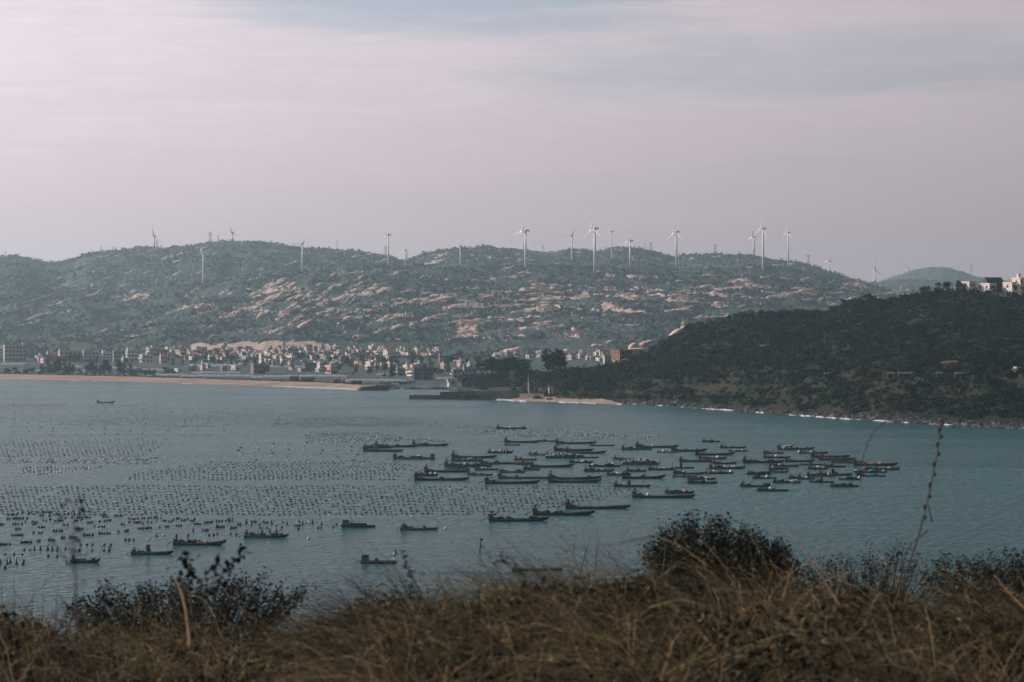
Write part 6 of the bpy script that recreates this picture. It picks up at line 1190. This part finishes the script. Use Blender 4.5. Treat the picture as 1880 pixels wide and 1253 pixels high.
    MB().tube([(0, 0, -0.8), (0.15, 0, 1.0), (0.38, 0, 2.4)], [0.16, 0.14, 0.12], 7).build("post", wd, o); MB().tube([(0.22, 0, 1.2), (0.85, 0.1, 0.7)], 0.06, 5).build("brace", wd, o); MB().box((0.40, 0, 2.35), (0.5, 0.12, 0.35)).build("board", wd, o)
    tag(o, "crooked wooden post standing alone in the near water", "mooring post")
build_floats()
# ------------------------------------------------------------------ the grassy brow in front of the camera
def brow_z(X, Y):
    X = np.asarray(X, float); Y = np.asarray(Y, float)
    z = np.interp(Y, [0, 4, 9, 13, 16, 18, 20, 24, 32, 60, 120, 260], [38.3, 38.15, 37.86, 37.72, 37.52, 37.28, 36.95, 36.1, 34.0, 24, 4, -4])
    side = np.interp(X / np.maximum(Y, 1), [-0.3, -0.21, -0.17, -0.10, -0.05, 0.02, 0.05, 0.09, 0.13, 0.17, 0.21, 0.3], [-0.05, 0.0, -0.22, -0.22, 0.05, 0.21, 0.24, 0.22, 0.14, 0.06, 0.08, 0.1])
    return z + side * sstep(Y, 6, 14) * np.interp(Y, [0, 15, 60], [0.5, 1.0, 1.0]) + (0.12 * perlin(X / 0.9, Y / 1.2, 300) + 0.05 * perlin(X / 0.3, Y / 0.35, 302)) * (Y < 40) + 0.10 * sstep(Y, 8, 15) + 0.8 * perlin(X / 30.0, Y / 30.0, 301) * sstep(Y, 26, 60)
def build_brow():
    t = np.linspace(-0.75, 0.75, 240); Ys = np.concatenate([np.linspace(-6, 24, 120), np.linspace(24.5, 280, 90)]); T, Y = np.meshgrid(t, Ys); X = T * (np.abs(Y) + 14); z = brow_z(X, np.maximum(Y, 0))
    m = pmat("brow_soil", (0.018, 0.016, 0.011), 0.95, (0.009, 0.010, 0.008), 1.5, 5)
    o = link("ground", mesh_np("ground", np.stack([X, Y, z], -1).reshape(-1, 3), grid_faces(len(Ys), len(t)), [m], True)); tag(o, kind="structure")
def blades(g, P, n_seg, length, width, lean, curl, tint, wdir=-1.0):
    """curved ribbons from root points P"""
    n = len(P); az = np.where(g.random(n) < 0.72, g.normal(math.pi if wdir < 0 else 0, 0.75, n), g.uniform(0, 6.28, n)); a0 = lean; V = np.zeros((n, n_seg + 1, 2, 3)); pos = P.copy(); ang = a0.copy(); d = np.stack([np.cos(az), np.sin(az)], 1); side = np.stack([-np.sin(az), np.cos(az), np.zeros(n)], 1); tw = g.uniform(-0.9, 0.9, n)
    side = side * np.cos(tw)[:, None] + np.array([0, 0, 1.0]) * np.sin(tw)[:, None]
    for s in range(n_seg + 1):
        w = width * (1 - 0.85 * (s / n_seg) ** 1.5); V[:, s, 0] = pos - side * w[:, None] / 2; V[:, s, 1] = pos + side * w[:, None] / 2
        st = length / n_seg; pos = pos + np.stack([d[:, 0] * np.sin(ang) * st, d[:, 1] * np.sin(ang) * st, np.cos(ang) * st], 1); ang = ang + curl / n_seg
    idx = np.arange(n * (n_seg + 1) * 2).reshape(n, n_seg + 1, 2); Fq = np.stack([idx[:, :-1, 0], idx[:, :-1, 1], idx[:, 1:, 1], idx[:, 1:, 0]], -1).reshape(-1, 4)
    return V.reshape(-1, 3), Fq, np.repeat(tint, (n_seg + 1) * 2)
M_GRASS = leafmat("dry_grass_blades", (0.009, 0.010, 0.008), (0.37, 0.275, 0.145), rough=0.6, trans=0.2)
M_GREEN = leafmat("undergrowth_leaves", (0.006, 0.011, 0.010), (0.026, 0.032, 0.020), trans=0.15)
def build_grass():
    g = np.random.default_rng(101); N = 240000; Y = np.sqrt(g.uniform(7.6 ** 2, 20.5 ** 2, N)); X = g.uniform(-0.30, 0.30, N) * Y + g.uniform(-0.8, 0.8, N)
    den = fbm(X / 0.9, Y / 1.4, 3, 310); tuft = fbm(X / 0.28, Y / 0.28, 2, 315); keep = g.random(N) < np.clip(0.42 + 1.15 * den + 0.45 * tuft, 0.015, 1); X, Y, den, tuft = X[keep], Y[keep], den[keep], tuft[keep]; n = len(X)
    P = np.stack([X, Y, brow_z(X, Y) - 0.03], 1); edge = sstep(Y, 18, 20.5)
    ln = np.clip(g.normal(0.74, 0.20, n) * (1 + 0.35 * den), 0.2, 1.15) * (1 - 0.35 * edge)
    V, Fq, t = blades(g, P, 5, ln, g.uniform(0.004, 0.009, n), np.abs(g.normal(0.40, 0.3, n)), g.normal(2.1, 0.6, n), np.clip(0.18 + 0.60 * fbm(X / 1.3, Y / 1.8, 3, 320) + np.where(g.random(n) < 0.16, 0.45, 0.0) + 0.16 * g.normal(size=n), 0, 1))
    o = link("dry_grass", mesh_np("dry_grass", V, Fq, [M_GRASS], attrs={'tint': t})); tag(o, "matted dry brown grass covering the brow of the hill", "grass", kind="stuff")
    # taller flowering stalks
    n = 650; Y = g.uniform(11, 18, n); X = g.uniform(-0.26, 0.26, n) * Y; P = np.stack([X, Y, brow_z(X, Y)], 1); ln = g.uniform(0.6, 0.95, n)
    V, Fq, t = blades(g, P, 7, ln, g.uniform(0.003, 0.006, n), np.abs(g.normal(0.25, 0.2, n)), g.normal(1.0, 0.4, n), np.clip(0.55 + 0.25 * g.normal(size=n), 0, 1))
    tip = V.reshape(n, 8, 2, 3).mean(2); Vs = [V]; Fs = [Fq]; ts = [t]; off = len(V); q = 14                    # feathery heads along the last third
    a = g.random((n, q)); i0 = np.minimum((4.6 + a * 2.39).astype(int), 6); fr = (4.6 + a * 2.39) - i0; C = (tip[np.arange(n)[:, None], i0] * (1 - fr[..., None]) + tip[np.arange(n)[:, None], i0 + 1] * fr[..., None]).reshape(-1, 3)
    d1 = rand_dirs(n * q, g) * 0.018; d1[:, 2] = np.abs(d1[:, 2]); d2 = np.cross(rand_dirs(n * q, g), d1 / 0.018) * 0.004; Vq, Fq2 = quads(C, d1, d2); Vs.append(Vq); Fs.append(Fq2 + off); ts.append(np.repeat(g.uniform(0.4, 0.9, n * q), 4))
    o = link("grass_stalks", mesh_np("grass_stalks", np.concatenate(Vs), np.concatenate(Fs), [M_GRASS], attrs={'tint': np.concatenate(ts)})); tag(o, "taller feathery stalks standing out of the dry grass", "grass", kind="stuff")
    # dark low leaves growing through the grass
    n = 90000; Y = np.sqrt(g.uniform(7 ** 2, 21 ** 2, n)); X = g.uniform(-0.28, 0.28, n) * Y; dd = fbm(X / 0.9, Y / 1.4, 3, 310); k = (dd < 0.10) & (g.random(n) < 0.9); X, Y = X[k], Y[k]; n = len(X)
    C = np.stack([X, Y, brow_z(X, Y) + g.uniform(0.03, 0.50, n)], 1); d1 = rand_dirs(n, g); d2 = np.cross(d1, rand_dirs(n, g)); s = g.uniform(0.015, 0.035, n)[:, None]; V, Fq = quads(C, d1 * s, d2 * s * 0.6)
    o = link("undergrowth", mesh_np("undergrowth", V, Fq, [M_GREEN], attrs={'tint': np.repeat(g.random(n), 4)})); tag(o, "dark low leafy weeds growing through the dry grass", "weeds", kind="stuff")
M_BUSH = leafmat("bush_leaves", (0.005, 0.011, 0.009), (0.026, 0.038, 0.026), trans=0.12)
M_TWIG = pmat("twig_bark", (0.035, 0.028, 0.024), 0.9, (0.06, 0.045, 0.036), 8)
def bush(seed, Y, outline, base_v, label, n_stem=60, leaf=0.020, per=46, name="bush", dens=1.0):
    """leafy bush: stems fan up to points under a photo-like outline [(u, v_top)], leaves along the stems"""
    g = np.random.default_rng(seed); us = np.array([o[0] for o in outline], float); o0 = px((us[0] + us[-1]) / 2, base_v, Y); root = empty(name, o0); st = MB(); C = []; N = []
    for i in range(n_stem):
        u = g.uniform(us[0], us[-1]); vt = np.interp(u, us, [o[1] for o in outline]); frac = g.uniform(0.35, 1.0) ** 0.6; v = base_v + (vt - base_v) * frac; dy = g.normal(0, 0.28) * (us[-1] - us[0]) / F * Y
        tip = px(u, v, Y) - o0; tip.y = dy; b = Vector((tip.x * 0.55 + g.normal(0, 0.05), dy * 0.5, -0.35)); mid = (b + tip) * 0.5 + Vector((g.normal(0, 0.04), g.normal(0, 0.04), 0.06)); pts = [b, mid, tip]
        st.tube(pts, [0.009, 0.006, 0.002], 4)
        k = int(per * dens * g.uniform(0.6, 1.3)); t = g.random(k) ** 0.7; p = np.array(b)[None] * ((1 - t) ** 2)[:, None] + np.array(mid)[None] * (2 * t * (1 - t))[:, None] + np.array(tip)[None] * (t ** 2)[:, None]
        C.append(p + g.normal(size=(k, 3)) * (0.03 + 0.075 * (1 - t))[:, None])
    C = np.concatenate(C); n = len(C); d1 = rand_dirs(n, g); d1[:, 2] = np.abs(d1[:, 2]) * 0.8; d2 = np.cross(d1, rand_dirs(n, g)); d2 /= np.linalg.norm(d2, axis=1, keepdims=True); s = leaf * g.uniform(0.6, 1.4, n)[:, None]; V, Fq = quads(C, d1 * s * 1.3, d2 * s * 0.65)
    link("stems", st.mesh("stems", M_TWIG), root).name = "stem_cluster"; link("leaves", mesh_np("leaves", V, Fq, [M_BUSH], attrs={'tint': np.repeat(np.clip(0.35 + 0.3 * g.normal(size=n), 0, 1), 4)}), root)
    tag(root, label, "bush"); return root
def sprig(Y, pts, label, leaf_at=(), seed=1, rad=0.008, leaf=0.022, name="twig", branches=(), cat="twig", buds=0, mat=None):
    P = [px(u, v, Y) for u, v in pts]; o0 = P[0]; root = empty(name, o0); g = np.random.default_rng(seed); n = len(P)
    def smooth(Q):
        out = []
        for i in range(len(Q) - 1):
            for k in range(4):
                t = k / 4; p0, p1, p2, p3 = Q[max(i - 1, 0)], Q[i], Q[i + 1], Q[min(i + 2, len(Q) - 1)]; out.append(0.5 * ((2 * p1) + (p2 - p0) * t + (2 * p0 - 5 * p1 + 4 * p2 - p3) * t * t + (3 * p1 - p0 - 3 * p2 + p3) * t ** 3))
        return out + [Q[-1]]
    Q = smooth([p - o0 for p in P]); Q = [q + Vector((0, 0.02 * i, 0)) for i, q in enumerate(Q)]
    MB().tube(Q, [rad * (1 - 0.75 * i / (len(Q) - 1)) for i in range(len(Q))], 6).build("stem", mat or M_TWIG, root, True)
    for br in branches:
        B = smooth([px(u, v, Y) - o0 for u, v in br]); MB().tube(B, [rad * 0.75 * (1 - 0.7 * i / (len(B) - 1)) for i in range(len(B))], 6).build("branch", mat or M_TWIG, root, True)
    if buds:
        m = MB(); a, b = leaf_at if leaf_at else (0.2, 0.9)
        for i in range(buds):
            t = a + (b - a) * i / buds; q = Q[int(t * (len(Q) - 1))]; s = 0.010 if rad > 0.006 else 0.006; m = MB(); m.blob((0, 0, 0), (s, s, s * 1.6), i, 6, 5, 0.2); link("bud", m.mesh("bud", mat or M_TWIG), root, q + Vector(((-1) ** i * rad * 1.3, -0.005, 0.004)))
    elif leaf_at:
        C = np.array([Q[min(len(Q) - 1, int((leaf_at[0] + (leaf_at[1] - leaf_at[0]) * t) * (len(Q) - 1)))] for t in g.random(int(leaf_at[2]))]); C = C + g.normal(size=C.shape) * leaf_at[3]; k = len(C); d1 = rand_dirs(k, g); d2 = np.cross(d1, rand_dirs(k, g)); s = leaf * g.uniform(0.6, 1.3, k)[:, None]; V, Fq = quads(C, d1 * s, d2 * s * 0.7); link("leaves", mesh_np("leaves", V, Fq, [M_BUSH], attrs={'tint': np.repeat(g.random(k) * 0.6, 4)}), root)
    tag(root, label, cat); return root
def build_foreground():
    build_brow(); build_grass()
    bush(1, 23, [(1185, 1010), (1205, 985), (1225, 965), (1262, 945), (1300, 935), (1340, 945), (1352, 975), (1368, 960), (1400, 972), (1430, 985), (1450, 1000), (1462, 1020)], 1075, "big dark leafy bush standing out against the water", 210, 0.0125, 110)
    bush(2, 21, [(110, 1105), (160, 1088), (210, 1078), (260, 1068), (330, 1060), (400, 1062), (450, 1056), (490, 1062), (530, 1085), (560, 1100)], 1150, "wide dark bush on the left behind the grass", 230, 0.0115, 75)
    bush(3, 24, [(1470, 1045), (1500, 1030), (1560, 1024), (1600, 1015), (1640, 990), (1670, 996), (1700, 1030), (1720, 1045)], 1075, "loose airy bush behind the tall bare twig", 70, 0.0115, 40)
    bush(4, 22, [(1700, 1050), (1740, 1024), (1780, 1020), (1830, 1030), (1860, 1012), (1900, 1016), (1940, 1026)], 1080, "dense low bush at the right edge", 100, 0.012, 70)
    bush(5, 20, [(640, 1100), (680, 1082), (720, 1075), (760, 1085), (800, 1095)], 1130, "small sparse bush in the middle of the grass line", 40, 0.014, 26)
    sprig(14, [(1628, 1180), (1640, 1140), (1655, 1105), (1690, 1020), (1712, 960), (1735, 880), (1752, 810), (1757, 770), (1745, 748), (1715, 738), (1655, 728)], "tall bare twig arching left over the water at right", (0.42, 0.68), 3, 0.0064, branches=[[(1704, 975), (1672, 1000), (1655, 1030), (1640, 1060)], [(1711, 958), (1704, 925), (1703, 912)]], buds=11)
    sprig(7, [(1598, 918), (1594, 880), (1600, 830), (1612, 795), (1630, 778)], "thin loose twig end hanging over the water before the right boats", (0.7, 0.72), 4, 0.0032, buds=1) if False else None
    sprig(14.05, [(1655, 728), (1637, 768), (1612, 795), (1600, 830), (1594, 872), (1600, 912)], "thin drooping twig end hanging over the rightmost boats", (0.3, 0.35), 4, 0.0042, buds=1)
    sprig(12, [(398, 1140), (392, 1100), (400, 1060), (420, 1040), (445, 1022)], "leafy sprig rising at the right of the left bush top", (0.45, 1.0, 34, 0.02), 5, 0.006)
    sprig(12, [(355, 1140), (345, 1095), (338, 1060), (332, 1030)], "leafy sprig rising at the left of the left bush top", (0.5, 1.0, 40, 0.024), 6, 0.006)
    sprig(12, [(380, 1150), (378, 1100), (388, 1060), (390, 1030)], "leafy sprig in the middle of the left bush top", (0.4, 1.0, 34, 0.022), 7, 0.006)
    sprig(12, [(790, 1130), (760, 1070), (742, 1040), (730, 1016)], "dark leafy stalk pointing up beside the pale flat barge", (0.3, 1.0, 26, 0.012), 8, 0.006, 0.016, branches=[[(775, 1100), (735, 1068), (710, 1052)], [(750, 1055), (752, 1035)]])
    sprig(11, [(985, 1110), (960, 1060), (940, 1045), (915, 1033)], "small dark fern-like sprig left of the half-hidden boat", (0.2, 1.0, 40, 0.014), 9, 0.005, 0.013, branches=[[(955, 1055), (942, 1030), (930, 1024)]])
    G = M_GRASS; st = pmat("dry_stalk", (0.34, 0.225, 0.13), 0.8, (0.22, 0.14, 0.08), 20)
    sprig(11, [(350, 1190), (338, 1130), (322, 1090), (300, 1058)], "pale dry stalk curving up in front of the left bush", (), 10, 0.0085, mat=st, cat="stalk", name="dry_stalk")
    sprig(7.5, [(140, 1180), (130, 1060), (118, 980), (112, 930)], "blurred thin stem rising over the left floats", (0.3, 1.0, 30, 0.03), 11, 0.0042, 0.012, branches=[[(128, 1040), (105, 1005), (90, 985)], [(120, 1000), (150, 985)]], cat="stem", name="weed_stem")
    sprig(13, [(1545, 1115), (1510, 1060), (1475, 1005), (1440, 975), (1400, 942)], "pale grass stalk bending left across the big bush", (), 12, 0.0050, mat=st, cat="stalk", name="dry_stalk")
    sprig(13, [(1300, 1040), (1250, 1005), (1200, 985), (1160, 965), (1110, 948)], "pale feathery stalk reaching left from the big bush", (), 13, 0.0040, mat=st, cat="stalk", name="dry_stalk")
    sprig(10, [(1215, 980), (1180, 993), (1130, 1006), (1090, 1016)], "dark thin twig pointing left out of the big bush", (), 14, 0.004, cat="twig")
    sprig(12, [(1885, 1120), (1855, 1088), (1838, 1062)], "pale bent stalk at the right edge of the grass", (), 15, 0.0045, mat=st, cat="stalk", name="dry_stalk")
    sprig(7, [(1720, 1120), (1760, 1098), (1800, 1080)], "fallen dark twig lying on the grass below the tall bare twig", (), 16, 0.005, cat="twig")
build_foreground()
build_haze()
